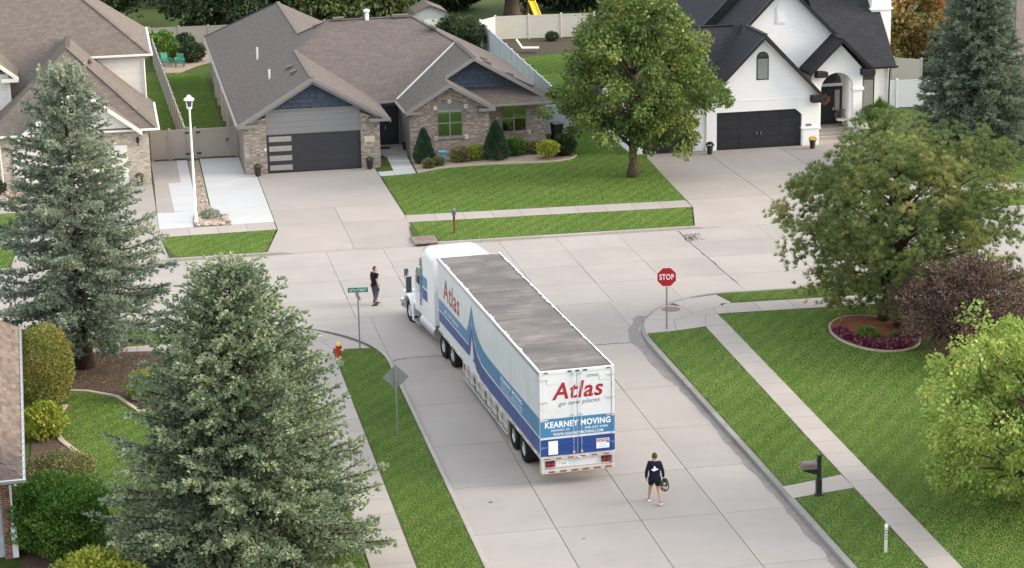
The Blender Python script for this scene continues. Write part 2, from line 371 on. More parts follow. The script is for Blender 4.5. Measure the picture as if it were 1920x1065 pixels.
# kerbs: cast in lengths
def kerb_run(name, pts, side, flat=None, w=.17, mat='kerb', h=.012):
    root = None
    def piece(pp):
        m = MB(); vs = []
        for i, (x, y) in enumerate(pp):
            a = Vector(pp[max(i-1,0)]); b = Vector(pp[min(i+1,len(pp)-1)]); d = (b-a).normalized()
            nx, ny = -d.y*side, d.x*side
            hh = h
            if flat:
                for f0, f1 in flat:
                    if f0 < x < f1: hh = -.085
            for off, z in ((0, ROAD-.02), (.02, hh-.02), (.04, hh), (w, hh), (w, ROAD-.05)): vs.append((x+nx*off, y+ny*off, z))
        n = len(pp)
        m.add(vs, [(i*5+k, i*5+k+1, (i+1)*5+k+1, (i+1)*5+k) for i in range(n-1) for k in range(4)]+[tuple(range(5)), tuple((n-1)*5+k for k in range(5))])
        return m
    # resample to even lengths
    P = [Vector(p) for p in pts]; out = [P[0]]
    for a, b in zip(P, P[1:]):
        k = max(1, int(round((b-a).length/.61)))
        out += [a+(b-a)*(i+1)/k for i in range(k)]
    k = 5
    for i in range(0, len(out)-1, k):
        pp = [tuple(q) for q in out[i:i+k+1]]
        if len(pp) < 2: continue
        e = (Vector(pp[-1])-Vector(pp[-2])).normalized()*.012; pp[-1] = tuple(Vector(pp[-1])-e)
        if root is None: root = struct(piece(pp).build(name, M[mat]))
        else: piece(pp).build('kerb_length', M[mat], root)
    return root
kerb_run('kerb_north', [(x, yn(x)) for x in np.arange(-16, 62, 3.05)], 1, flat=[(-4.9,1.9),(8.0,14.0),(29.0,43.2)])
kerb_run('kerb_east', [(XE, y) for y in np.arange(52, 80.5, 3.05)]+[(XE, YC-.01)]+SE+[(x, ys(x)) for x in np.arange(29, 62, 3.05)], -1, w=.24, mat='kerbdark')
kerb_run('kerb_west', [(XW, y) for y in np.arange(52, 80.5, 3.05)]+[(XW, YC-.01)]+SW+[(x, ys(x)) for x in np.arange(.5, -18, -3.05)], 1)

# pavements, driveways, paths: base sheet of joint filler with slabs on it
Z1 = .022
def paved(name, poly, z=.008):
    return struct(MB().prism([(x, y, -.06) for x, y in poly], (0,0,.06+z)).build(name, M['joint']))
def walkway(name, A, B, w0, w1, step, mat, skip=()):
    """a pavement from A to B; w0/w1 give the offsets to its two edges"""
    A, B = Vector(A), Vector(B); d = (B-A).normalized(); nn = Vector((-d.y, d.x)); L = (B-A).length
    q = lambda t, w: tuple(A+d*t+nn*w)
    base = paved(name, [q(0,w0+.01), q(L,w0+.01), q(L,w1-.01), q(0,w1-.01)]); k = max(1, int(round(L/step)))
    for i in range(k):
        slab([q(L*i/k, w0), q(L*(i+1)/k, w0), q(L*(i+1)/k, w1), q(L*i/k, w1)], base, mat, Z1, .05, .009)
    return base
SWK = lambda x: 108.0-.042*(x-14.7)
walkway('pavement_north', (14.68, SWK(14.68)), (29.55, SWK(29.55)), 0, -1.6, 1.5, M['walk'])
walkway('pavement_north_far', (43.3, SWK(43.3)), (62, SWK(62)), 0, -1.6, 1.5, M['walk'])
walkway('pavement_north_west', (2.05, 108.2), (7.9, 108.3), 0, -1.62, 1.5, M['walk'])
walkway('pavement_west_end', (-16, 108.6), (-4.95, 108.4), 0, -1.6, 1.5, M['walk'])
walkway('pavement_east', (23.2, 46), (24.08, 84.3), 0, -1.02, 1.35, M['walk'])
walkway('pavement_south_east', (25.65, 87.52), (62, 85.9), 0, -1.5, 1.5, M['walk'])
walkway('pavement_west', (8.28, 46), (8.33, 84.4), 1.4, 0, 1.4, M['walk'])
walkway('pavement_south_west', (-18, 88.0), (6.6, 87.4), 0, -1.4, 1.5, M['walk'])
# path from the kerb to the east pavement
pb = paved('crossing_path', [(21.33,64.15),(23.6,64.6),(23.6,65.85),(21.33,65.2)])
slab([(21.32,64.1),(22.5,64.33),(22.5,65.52),(21.32,65.22)], pb, M['walk'], Z1, .05, .009); slab([(22.5,64.33),(23.63,64.55),(23.63,65.85),(22.5,65.52)], pb, M['walk'], Z1, .05, .009)
# corner aprons
def fan(name, poly, cuts, mat):
    base = paved(name, poly)
    for c in cuts: slab(c, base, mat, Z1, .04, .010)
IN = [(x+.17*(.9-.4*i/18), y-.17*(.2+.8*i/18)) for i, (x, y) in enumerate(SE)]
fan('corner_apron_east', [(21.4,83.9)]+IN[3:17]+[(26.2,87.6),(25.1,85.98),(25.1,84.3),(24.1,84.3)],
    [[(21.40,83.9),(22.75,84.0),(23.05,85.6),(21.9,85.95),(21.62,85.2)], [(22.75,84.0),(24.1,84.3),(24.55,85.9),(23.05,85.6)],
     [(21.9,85.95),(23.05,85.6),(24.1,86.3),(23.9,87.6),(23.3,87.95),(22.55,87.1)], [(23.05,85.6),(24.55,85.9),(25.1,86.0),(25.2,87.0),(24.1,86.3)],
     [(24.1,84.32),(25.1,84.3),(25.1,86.0),(24.55,85.9)],
     [(25.1,86.0),(25.63,86.05),(25.63,87.24),(25.2,87.0)],
     [(23.9,87.6),(24.1,86.3),(25.2,87.0),(26.2,87.6),(25.9,89.0),(24.6,88.7),(23.7,88.2)]], M['walk'])
INW = [(x-.17*(.9-.4*i/18), y-.17*(.2+.8*i/18)) for i, (x, y) in enumerate(SW)]
fan('corner_apron_west', [(8.28,84.4),(8.4,84.95),(9.9,84.75)]+INW[5:15]+[(6.4,87.4),(6.4,86.0),(6.9,84.4)],
    [[(6.9,84.4),(8.28,84.4),(8.4,84.97),(8.0,86.3),(6.4,86.0)], [(8.4,84.97),(9.88,84.78),(9.55,85.6),(8.9,86.7),(8.0,86.3)], [(6.4,86.0),(8.0,86.3),(8.9,86.7),(7.9,88.0),(6.9,88.7),(6.3,88.0)]], M['walk'])
# brick house driveway with its flared apron
ramp = lambda x, y: Z1 if y > 106 else Z1-(106-y)/3.85*(.10)
dw = paved('driveway_centre', [(7.97,107.2),(14.63,107.2),(14.63,117.7),(14.63,120.0),(7.97,120.0)])
slab([(7.95,111.0),(14.65,110.7),(14.65,120.28),(7.95,120.28)], dw, M['drive'], Z1, .05, .012)
slab([(7.95,107.35),(11.3,107.2),(11.3,110.85),(7.95,111.0)], dw, M['drive'], Z1, .05, .010); slab([(11.3,107.2),(14.65,107.1),(14.65,110.7),(11.3,110.85)], dw, M['drive'], Z1, .05, .010)
slab([(7.0,yn(7)+.17),(11.3,yn(11.3)+.17),(11.3,107.2),(7.95,107.35),(7.95,106.6)], dw, M['drive'], ramp, .12, .008)
slab([(11.3,yn(11.3)+.17),(14.25,yn(14)+.17),(14.65,106.1),(14.65,107.1),(11.3,107.2)], dw, M['drive'], ramp, .12, .008)
# pale new concrete pads beside it
pad = paved('parking_pad', [(4.95,112.5),(7.93,112.5),(7.93,108.35),(5.75,108.3),(5.7,109.6),(5.2,111.5)])
slab([(4.93,117.0),(7.93,116.8),(7.93,120.2),(7.28,120.3),(7.28,125.4),(4.98,125.6)], pad, M['newconc'], Z1, .05, .008)
slab([(4.90,112.2),(7.93,112.0),(7.93,116.8),(4.93,117.0)], pad, M['newconc'], Z1, .05, .008)
slab([(5.72,108.3),(7.93,108.35),(7.93,112.0),(4.90,112.2),(5.05,111.6),(5.6,110.6)], pad, M['newconc'], Z1, .05, .006)
pd2 = paved('side_pad', [(2.2,108.3),(3.85,108.3),(3.95,111.5),(4.25,114),(4.25,124),(2.2,124)])
slab([(2.05,112),(2.95,112),(2.9,119.3),(2.15,119.3)], pd2, M['drive'], Z1, .05, .006); slab([(2.95,112),(4.15,112.2),(4.22,119.3),(2.9,119.3)], pd2, M['newconc'], Z1, .05, .006)
slab([(2.05,108.25),(3.8,108.3),(3.85,110.4),(4.15,112.2),(2.05,112)], pd2, M['newconc'], Z1, .05, .006)
slab([(2.15,119.3),(3.6,119.3),(3.6,125.5),(2.15,125.6)], pd2, M['drive'], Z1, .05, .006); slab([(3.6,119.3),(4.22,119.3),(4.25,125.5),(3.6,125.5)], pd2, M['newconc'], Z1, .05, .006)
# driveway of the house on the left
dl = paved('driveway_left', [(-4.9,107.2),(2.0,107.2),(2.0,119.4),(-4.9,119.4)])
for a, b in ((-4.95,-1.45),(-1.45,2.05)):
    slab([(a,106.4),(b,106.4),(b,113),(a,113)], dl, M['drive'], Z1, .05); slab([(a,113),(b,113),(b,119.45),(a,119.45)], dl, M['drive'], Z1, .05)
    slab([(a-.3 if a < -4 else a, yn(a)+.17),(b-.1 if b < 0 else b+.35, yn(b)+.17),(b,106.4),(a,106.4)], dl, M['drive'], ramp, .12)
slab([(-16,114.3),(-4.95,114.2),(-4.95,116.2),(-16,116.3)], dl, M['walk'], Z1, .05)
# wide driveway of the white house
dr = paved('driveway_right', [(29.65,107.3),(43.2,107.3),(43.0,119.2),(30.4,119.4)])
cx = [29.6, 34.0, 38.5, 43.2]
for i in range(3):
    a, b = cx[i], cx[i+1]; e = .75 if i == 0 else 0
    slab([(a,107.4),(b,107.2),(b,113.2),(a+e*.45,113.2)], dr, M['drive'], Z1, .05); slab([(a+e*.45,113.2),(b,113.2),(b,119.3),(a+e,119.3)], dr, M['drive'], Z1, .05)
    slab([(a-1.1*(i==0), yn(a)+.17),(b, yn(b)+.17),(b,107.2),(a,107.4),(a-.1*(i==0),105.7)], dr, M['drive'], ramp, .12)
slab([(41.0,119.3),(43.2,119.3),(43.6,121.4),(41.0,121.4)], dr, M['drive'], Z1, .05)
# front path to the porch of the brick house
fp = paved('front_path', [(14.8,117.9),(16.7,118.1),(17.0,123.4),(15.75,123.4),(15.7,119.2),(14.8,119.0)])
slab([(14.68,117.85),(15.55,117.9),(15.6,119.1),(14.68,119.0)], fp, M['newconc'], Z1, .05, .008); slab([(15.55,117.9),(16.75,118.1),(16.95,123.4),(15.75,123.5)], fp, M['newconc'], Z1, .05, .008)
# planting beds
def bed(name, poly, mat, edge=True, z=.03, inner=None):
    o = struct(MB().prism([(x, y, -.05) for x, y in poly], (0,0,.05+z)).build(name, mat)); return o
def edging(name, pts, parent, w=.11, h=.075):
    m = MB(); out = []
    for i, (x, y) in enumerate(pts):
        a = Vector(pts[max(i-1,0)]); b = Vector(pts[min(i+1,len(pts)-1)]); d = (b-a).normalized(); out.append((x-d.y*w/2, y+d.x*w/2, x+d.y*w/2, y-d.x*w/2))
    vs = []; 
    for a in out: vs += [(a[0],a[1],-.02),(a[0],a[1],h),(a[2],a[3],h),(a[2],a[3],-.02)]
    m.add(vs, [(i*4+k, i*4+k+1, i*4+k+5, i*4+k+4) for i in range(len(pts)-1) for k in range(3)]+[(0,1,2,3), tuple((len(pts)-1)*4+k for k in range(4))])
    return m.build(name, M['edging'], parent)
BE = [(16.85,118.1),(17.5,118.55),(18.3,118.95),(19.6,119.15),(21.2,119.2),(22.6,119.05),(24.0,118.85),(25.2,118.95),(26.1,119.5),(26.55,120.3)]
b1 = bed('front_bed', BE+[(26.4,124.3),(25.6,124.3),(21.7,124),(21.7,122),(17.0,122)], M['gravel']); edging('edging', BE, b1)
b2 = bed('rock_strip_bed', [(4.3,125.2),(4.92,125.3),(4.85,113.4),(5.0,112.0),(5.65,110.6),(5.75,108.45),(3.85,108.4),(3.85,110.4),(4.2,112.2)], M['gravel'], z=.012)
ring = [(30.55+1.72*math.cos(6.2832*i/40), 81.5+2.65*math.sin(6.2832*i/40)) for i in range(41)]
b3 = bed('ring_bed', ring[:-1], M['mulchred'], z=.06); edging('edging', ring, b3, .08, .075)
MBD = [(-3.4,85.9),(-1.5,87.0),(1.2,86.5),(2.6,84.2),(2.3,81.2),(1.4,79.2),(.3,78.9),(-.4,80.9),(-1.6,81.9),(-2.4,82.2),(-3.6,82.4)]
b4 = bed('mulch_bed', MBD, M['mulch'], z=.05); edging('edging', [(1.4,79.0),(.3,78.75),(-.5,80.8),(-1.6,81.75),(-2.5,82.1)], b4, .16, .07)
b5 = bed('side_bed', [(-3.6,82.4),(-2.4,82.1),(-2.9,79.0),(-2.85,77.4),(-2.6,76.2),(-1.9,74.5),(-1.7,70),(-1.6,60),(-3.7,60)], M['mulch'], z=.03); edging('edging', [(-2.45,80.2),(-2.8,78.8),(-2.85,77.4),(-2.55,76.0),(-1.9,74.3)], b5, .2, .07)
b6 = bed('left_rock_bed', [(-6.6,117.2),(-3.2,117.2),(-3.2,119.4),(-6.6,120.5)], M['gravel'], z=.02)
b7 = bed('back_bed', [(3.6,157.5),(5.2,157.2),(6.6,160),(8.6,162.5),(8.6,167),(3.6,167)], M['gravel'], z=.02)
b8 = bed('yard_bed', [(28.8,154.5),(31,156.5),(37,158.2),(40,158.5),(40,164.6),(28.8,164.6)], M['soil'], z=.02)

# stones in the rock strip by the lamp post
st = []
for s in range(4):
    bm = bmesh.new(); bmesh.ops.create_icosphere(bm, subdivisions=1, radius=1); q = random.Random(s)
    for v in bm.verts: v.co *= q.uniform(.75,1.2)
    me = bpy.data.meshes.new('stone'); bm.to_mesh(me); bm.free(); me.materials.append(M['stone']); me.polygons.foreach_set('use_smooth', [True]*len(me.polygons)); st.append(me)
q = random.Random(5)
def stones(n, fn, s0, s1, parent):
    for i in range(n):
        x, y = fn(); o = bpy.data.objects.new('stone', q.choice(st)); C.objects.link(o); o.parent = parent
        s = q.uniform(s0, s1); o.location = (x, y, s*.35); o.scale = (s*q.uniform(.8,1.4), s*q.uniform(.8,1.4), s*.7); o.rotation_euler = (0,0,q.uniform(0,6.3))
def fan_pt():
    a = q.uniform(0, 6.283); r = math.sqrt(q.uniform(.45, 1)); return 4.8+.86*r*math.cos(a), 109.75+1.35*r*math.sin(a)
stones(150, fan_pt, .07, .15, b2)
stones(60, lambda: (q.uniform(3.95,5.65), q.uniform(108.5,109.1)), .09, .17, b2)
stones(80, lambda: (lambda t: (4.55+q.uniform(-.2,.2), 111.8+t*13))(q.random()), .05, .09, b2)
stones(40, lambda: (q.uniform(-6.4,-3.4), q.uniform(117.4,119)), .08, .16, b6)

# grass blades: one emitter sheet, blades scattered by geometry nodes
NSX = lambda y: 24.05-(84.3-y)*.0230
polys = [
 [(14.75,108.1),(29.6,107.45),(30.45,119.4),(30.0,127),(26.7,127),(26.75,120.4),(26.1,119.3),(25.2,118.75),(24,118.65),(22.6,118.85),(21.2,119.0),(19.6,118.95),(18.3,118.75),(17.5,118.35),(16.8,117.95),(14.75,117.75)],
 [(14.75,103.4),(15.5,103.35),(15.55,yn(15.5)+.24),(28.45,yn(28.5)+.24),(29.45,105.7),(14.75,106.32)],
 [(2.45,106.5),(7.9,106.6),(6.95,yn(7)+.24),(2.75,yn(2.7)+.24),(1.9,105.8)],
 [(21.45,65.3),(23.65,65.9),(24.05,84.15),(22.75,83.98),(21.45,83.85)], [(21.45,46),(23.15,46),(23.6,64.5),(21.45,64.0)],
 [(24.25,46),(36,46),(36,78.5),(32.0,78.7),(30.7,78.7),(29.5,79.2),(28.75,80.6),(28.75,82.4),(29.5,83.9),(30.8,84.25),(32,83.5),(36,83.5),(36,85.5),(25.1,85.95)],
 [(26.3,87.7),(44,86.9),(44,ys(44)-.24),(26.4,ys(26.4)-.24)],
 [(8.36,46),(10.28,46),(10.28,82.9),(10.1,84.3),(9.85,84.72),(8.4,84.92)],
 [(6.85,50),(6.85,85.9),(1.3,86.6),(2.75,84.2),(2.4,81.1),(1.5,79.1),(.3,78.7),(-.5,80.7),(-1.6,81.65),(-2.3,81.9),(-2.6,79),(-2.7,77.4),(-2.4,76),(-1.75,74.3),(-1.5,60),(-1.4,50)],
 [(-16,88.1),(6.2,87.5),(6.2,88.7),(4,ys(4)-.24),(-16,ys(-16)-.24)],
 [(-16,108.75),(-5.0,108.5),(-5.0,114.1),(-16,114.2)], [(-16,yn(-16)+.24),(-5.3,yn(-5)+.24),(-5.0,106.7),(-16,106.9)],
 [(2.2,126),(4.1,126),(3.6,158),(2.2,158)], [(4.4,126),(6.9,126),(6.9,156.5),(5.2,157.1),(4.2,157.3)], [(26.6,127.2),(27.9,127.2),(28.3,160),(26.6,160)],
 [(28.6,127.2),(33,127.2),(33,140),(44,140),(44,158.6),(36.9,158.1),(31,156.4),(28.7,154.4)],
 [(43.4,108.7),(60,108.0),(60,119),(47.5,119),(43.4,119)], [(43.3,yn(43)+.24),(60,yn(60)+.24),(60,104.4),(43.3,105.1)]]
bmg = bmesh.new()
def ragged(p):                               # turf creeps unevenly over its edges
    out = []
    for (ax, ay), (bx, by) in zip(p, p[1:]+p[:1]):
        d = math.hypot(bx-ax, by-ay); k = max(1, int(d/.3)) if d < 40 else int(d/.6)
        for i in range(k):
            t_ = i/k; j = random.uniform(-.05,.06) if 0 < i else 0
            out.append((ax+(bx-ax)*t_-(by-ay)/d*j, ay+(by-ay)*t_+(bx-ax)/d*j))
    return out
from mathutils.geometry import tessellate_polygon
for p in polys:
    rp = [Vector((x, y, .012)) for x, y in ragged(p)]; bv = [bmg.verts.new(v) for v in rp]
    for tri in tessellate_polygon([rp]): bmg.faces.new([bv[i] for i in tri])
bmesh.ops.recalc_face_normals(bmg, faces=bmg.faces)
for f in bmg.faces:
    if f.normal.z < 0: f.normal_flip()
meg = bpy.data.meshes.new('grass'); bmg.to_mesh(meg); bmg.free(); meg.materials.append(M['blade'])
gr = bpy.data.objects.new('grass', meg); C.objects.link(gr)
tag(gr, 'short mown green grass of the lawns and verges', 'grass', kind='stuff')
ng = bpy.data.node_groups.new('grass_scatter', 'GeometryNodeTree')
ng.interface.new_socket('Geometry', in_out='INPUT', socket_type='NodeSocketGeometry'); ng.interface.new_socket('Geometry', in_out='OUTPUT', socket_type='NodeSocketGeometry')
N = ng.nodes; Lk = ng.links
gi = N.new('NodeGroupInput'); go = N.new('NodeGroupOutput')
dp = N.new('GeometryNodeDistributePointsOnFaces'); dp.inputs['Density'].default_value = 520
cn = N.new('GeometryNodeMeshCone'); cn.inputs['Vertices'].default_value = 3; cn.inputs['Radius Bottom'].default_value = .015; cn.inputs['Radius Top'].default_value = 0; cn.inputs['Depth'].default_value = .024; cn.fill_type = 'NONE'
sm = N.new('GeometryNodeSetMaterial'); sm.inputs['Material'].default_value = M['blade']
ip = N.new('GeometryNodeInstanceOnPoints')
rv = N.new('FunctionNodeRandomValue'); rv.data_type = 'FLOAT_VECTOR'; rv.inputs[0].default_value = (-.35,-.35,0); rv.inputs[1].default_value = (.35,.35,6.28)
rs = N.new('FunctionNodeRandomValue'); rs.data_type = 'FLOAT'; rs.inputs[2].default_value = .55; rs.inputs[3].default_value = 1.35
Lk.new(gi.outputs[0], dp.inputs[0]); Lk.new(dp.outputs[0], ip.inputs['Points']); Lk.new(cn.outputs[0], sm.inputs[0]); Lk.new(sm.outputs[0], ip.inputs['Instance'])
Lk.new(rv.outputs[0], ip.inputs['Rotation']); Lk.new(rs.outputs[1], ip.inputs['Scale']); Lk.new(ip.outputs[0], go.inputs[0])
gr.modifiers.new('scatter', 'NODES').node_group = ng
# ------------------------------------------------------------------ building helpers
def beam(m, a, b, w, h, mi=0):
    """box along a-b, w across (horizontal), h tall (down from the line)"""
    a, b = Vector(a), Vector(b); d = (b-a).normalized(); s = d.cross(Vector((0,0,1)))
    if s.length < 1e-6: s = Vector((1,0,0))
    s.normalize(); u = s.cross(d).normalized()
    if u.z < 0: u = -u
    q = [a-s*w/2, a+s*w/2, a+s*w/2-u*h, a-s*w/2-u*h]; q2 = [p+(b-a) for p in q]
    m.add(q+q2, [(0,1,2,3),(7,6,5,4),(0,4,5,1),(1,5,6,2),(2,6,7,3),(3,7,4,0)], mi); return m
def clip(poly, lines):
    """convex clip of a 2D polygon by half planes (a,b,c): a*x+b*y<=c"""
    for a, b, c in lines:
        out = []
        for i in range(len(poly)):
            p, r = poly[i-1], poly[i]; dp = a*p[0]+b*p[1]-c; dr = a*r[0]+b*r[1]-c
            if dp*dr < 0: t = dp/(dp-dr); out.append((p[0]+(r[0]-p[0])*t, p[1]+(r[1]-p[1])*t))
            if dr <= 0: out.append(r)
        poly = out
        if len(poly) < 3: return []
    return poly
def roof(parent, planes, mat, th=.15, name='roof'):
    m = MB()
    for p in planes: m.prism(p, (0,0,-th))
    return m.build(name, mat, parent)
def wallface(poly, y, th, name, mat, parent):
    """polygon in X,Z at a given Y, going back by th"""
    return MB().prism([(x, y, z) for x, z in poly], (0, th, 0)).build(name, mat, parent)
def gutter(parent, a, b, mat, w=.13, h=.12, name='gutter'):
    return beam(MB(), a, b, w, h).build(name, mat, parent, bevel=.02)
def rake(parent, pts, y, mat, w=.2, d=.06, name='rake_trim'):
    m = MB()
    for (x0, z0), (x1, z1) in zip(pts, pts[1:]): m.prism([(x0, y, z0), (x1, y, z1), (x1, y, z1-w), (x0, y, z0-w)], (0, d, 0))
    return m.build(name, mat, parent)
def ridge(parent, pts, mat, w=.26):
    m = MB()
    for a, b in zip(pts, pts[1:]): beam(m, (a[0],a[1],a[2]+.03), (b[0],b[1],b[2]+.03), w, .05)
    return m.build('ridge_cap', mat, parent)
def window(parent, x0, x1, z0, z1, y, frame, pane, cols=2, rows=2, fw_=.06, arch=0, name='window', split=None):
    """frame proud of the wall with separate panes; arch adds a rounded head"""
    w = MB(); w.box(x0-.02, x1+.02, y-.02, y+.10, z0-.02, z1+.02)
    cx, rx = (x0+x1)/2, (x1-x0)/2
    if arch: w.prism([(x0-.02,y-.02,z1+.02)]+[(cx-(rx+.02)*math.cos(math.pi*i/12), y-.02, z1+.02+(arch)*math.sin(math.pi*i/12)) for i in range(1,12)]+[(x1+.02,y-.02,z1+.02)], (0,.12,0))
    o = w.build(name, frame, parent)
    for i in range(cols):
        for j in range(rows):
            a = x0+(x1-x0)*i/cols; b = x0+(x1-x0)*(i+1)/cols
            c = z0+(z1-z0)*j/rows; d = z0+(z1-z0)*(j+1)/rows
            MB().box(a+fw_/2, b-fw_/2, y-.026, y+.02, c+fw_/2, d-fw_/2).build('pane', pane, o)
    return o
M['paneGreen'] = (lambda: (lambda t: t.finish(t.mix(t.noise(t.pos(), .8, 2), (.30,.34,.31), (.38,.42,.38)), .04, .8, metal=1.0))(NT('reflective_window')))()
M['frost'] = plain('frosted_pane', (.30,.30,.27), .25, .5, var=.06)
M['blind'] = plain('blind_behind_glass', (.27,.28,.27), .12, .6, var=.05)
M['door'] = plain('navy_front_door', (.010,.012,.022), .35, .4)
M['quoin'] = plain('cast_stone', (.56,.50,.44), .7, .3)
M['pipe'] = plain('white_vent_pipe', (.78,.78,.76), .5, .4)
M['vent'] = plain('brown_roof_vent', (.13,.11,.095), .6, .3)
M['flash'] = plain('valley_flashing', (.50,.49,.47), .4, .5, .3)
M['yellow'] = plain('yellow_plastic', (.75,.55,.03), .4, .5)
M['tan'] = plain('beige_plate', (.52,.44,.35), .6, .3)

# ------------------------------------------------------------------ brick house
bh = thing('brick_house', 'brown brick house with grey brown hipped roof and charcoal garage door', 'house')
s = .585; GY = 120.3
RB = [
 [(6.95,119.8,2.95),(11.28,119.8,5.48),(11.28,130.0,5.48),(13.66,132.4,6.87),(11.93,134.1,5.87),(11.93,149.4,5.87),(6.95,154.4,2.95)],
 [(11.28,119.8,5.48),(15.6,119.8,2.95),(15.6,125.68,2.95),(11.28,130.0,5.48)],
 [(15.6,125.5,2.85),(11.28,130.0,5.48),(13.66,132.4,6.87),(18.87,132.4,6.87),(21.2,130.07,5.5),(16.72,125.5,2.88)],
 [(18.87,132.4,6.87),(21.2,130.07,5.5),(21.2,123.75,5.5),(25.9,123.75,2.75),(25.9,139.4,2.75)],
 [(16.72,121.4,2.88),(19.35,121.4,4.42),(19.35,123.75,4.42),(21.2,123.75,5.5),(21.2,130.07,5.5),(16.72,125.5,2.88)],
 [(19.35,121.4,4.42),(21.95,121.4,2.9),(21.95,124.4,2.9),(19.35,124.4,4.42)],
 [(20.6,123.3,2.72),(25.95,123.3,2.72),(25.0,124.62,3.58),(20.6,124.62,3.58)],
 [(11.93,134.1,5.87),(13.66,132.4,6.87),(18.87,132.4,6.87),(25.9,139.4,2.75),(17.0,139.2,2.90)],
 [(11.93,134.1,5.87),(11.93,149.4,5.87),(16.92,154.4,2.95),(16.92,139.1,2.95)],
 [(6.95,154.4,2.95),(11.93,149.4,5.87),(16.92,154.4,2.95)]]
br = roof(bh, RB, M['roofbrown'])
ridge(br, [(11.28,119.85,5.48),(11.28,130.0,5.48),(13.66,132.4,6.87),(18.87,132.4,6.87),(21.2,130.07,5.5),(21.2,123.8,5.5)], M['roofbrown'])
ridge(br, [(13.66,132.4,6.87),(11.93,134.1,5.87),(11.93,149.4,5.87),(6.98,154.4,2.96)], M['roofbrown'])
beam(MB(), (16.8,125.6,2.96), (21.1,130.0,5.50), .16, .04).build('valley_flashing', M['flash'], br)
gutter(br, (6.9,119.75,2.96), (6.9,154.4,2.96), M['greytrim'])
gutter(br, (15.6,125.42,2.86), (16.8,125.42,2.88), M['greytrim'])
gutter(br, (20.9,123.22,2.72), (26.0,123.22,2.72), M['greytrim'])
gutter(br, (16.66,121.45,2.90), (16.66,125.4,2.90), M['greytrim'])
rake(br, [(6.9,2.93),(11.28,5.50),(15.65,2.93)], 119.74, M['greytrim'], .24)
rake(br, [(7.6,3.12),(11.28,5.26),(14.95,3.12)], 119.86, M['greytrim'], .16)
rake(br, [(16.7,2.87),(19.35,4.44),(22.0,2.88)], 121.34, M['greytrim'], .22)
rake(br, [(19.45,4.48),(21.2,5.52),(25.95,2.74)], 123.69, M['greytrim'], .22)
for x0, x1 in ((6.95,8.15),(14.4,15.6)):      # boxed eave returns
    MB().prism([(x0,119.7,2.78),(x1,119.7,2.78),(x1,119.7,2.95),(x0,119.7,2.95)], (0,.6,0)).build('eave_return', M['greytrim'], br)
for x0, x1 in ((16.7,17.7),(21.0,22.0)): MB().prism([(x0,121.3,2.72),(x1,121.3,2.72),(x1,121.3,2.88),(x0,121.3,2.88)], (0,.6,0)).build('eave_return', M['greytrim'], br)
for x, y, h in ((9.3,134.5,.75),(9.4,126.6,.55)):
    z = 2.95+s*(x-6.95); MB().lathe([(.06,-.1),(.06,h)], (x,y,z), 10).build('vent_pipe', M['pipe'], br, smooth='auto')
for x, y in ((10.55,126.0),(10.6,124.0),(12.9,133.0)):
    z = 2.95+s*(x-6.95); MB().prism([(x-.22,y-.2,z-.1),(x-.2,y-.2,z+.10),(x+.15,y-.2,z+.2),(x+.22,y-.2,z+.12)], (0,.4,0)).build('roof_vent', M['vent'], br, bevel=.02)
for x, y in ((22.3,126.6),(22.2,124.9),(23.6,125.2),(19.9,131.0)):
    z = 5.5-s*(x-21.2); MB().prism([(x-.22,y-.2,z+.12),(x-.15,y-.2,z+.22),(x+.2,y-.2,z+.10),(x+.22,y-.2,z-.12)], (0,.4,0)).build('roof_vent', M['vent'], br, bevel=.02)
MB().lathe([(.12,-.1),(.12,.35),(.2,.42),(.2,.55),(.05,.6)], (16.0,132.3,6.87), 12).build('roof_cap', M['pipe'], br, smooth='auto')
MB().box(13.9,14.6,132.2,132.6,6.86,7.02).build('ridge_vent', M['vent'], br); MB().box(17.6,18.6,132.2,132.6,6.86,7.02).build('ridge_vent', M['vent'], br)
# garage front
wallface([(7.3,0),(8.58,0),(8.58,3.25),(7.3,2.9)], GY, .3, 'brick_pier', M['brick'], bh)
wallface([(13.95,0),(15.05,0),(15.05,2.9),(13.95,3.25)], GY, .3, 'brick_pier', M['brick'], bh)
wallface([(8.56,2.22),(13.97,2.22),(13.97,3.62),(8.56,3.62)], GY+.06, .2, 'garage_panel', M['greypanel'], bh)
for k in range(4): MB().box(8.6,13.93,GY+.045,GY+.1,2.27+.335*k,2.27+.335*k+.325).build('board', M['greypanel'], bh)
wallface([(7.9,3.4),(14.65,3.4),(11.28,5.36)], GY+.1, .2, 'gable_wall', M['navy'], bh)
beam(MB(), (8.5,GY-.0,3.66), (14.0,GY-.0,3.66), .08, .07).build('gable_band', M['greytrim'], bh)
def shakes(parent, tri, y, row=.27, wid=.55):
    """shingle pieces clipped to a gable triangle (left, right, apex)"""
    (lx, z0), (rx, _), (ax, az) = tri; sl = (az-z0)/(ax-lx); sr = (az-z0)/(rx-ax)
    H = [(-sl, 1, z0-sl*lx), (sr, 1, z0+sr*rx)]; k = 0; z = z0; q = random.Random(int(y*7+ax))
    while z < az:
        x = lx-(wid/2 if k % 2 else 0)
        while x < rx:
            w = wid*q.uniform(.85,1.1); dz = q.uniform(0,.035)
            p = clip([(x+.01, z+dz), (x+w-.01, z+dz), (x+w-.01, z+row+.03), (x+.01, z+row+.03)], H)
            if len(p) > 2:
                m = MB(); n = len(p); fr = [(a, y-.075 if b < z+row*.5 else y-.012, b) for a, b in p]; bk = [(a, y+.03, b) for a, b in p]
                m.add(fr+bk, [tuple(range(n)), tuple(range(2*n-1,n-1,-1))]+[(i,(i+1)%n,(i+1)%n+n,i+n) for i in range(n)]); m.build('shake', M['navy'], parent)
            x += w
        z += row; k += 1
shakes(bh, ((8.4,3.68),(14.16,3.68),(11.28,5.33)), GY+.08)
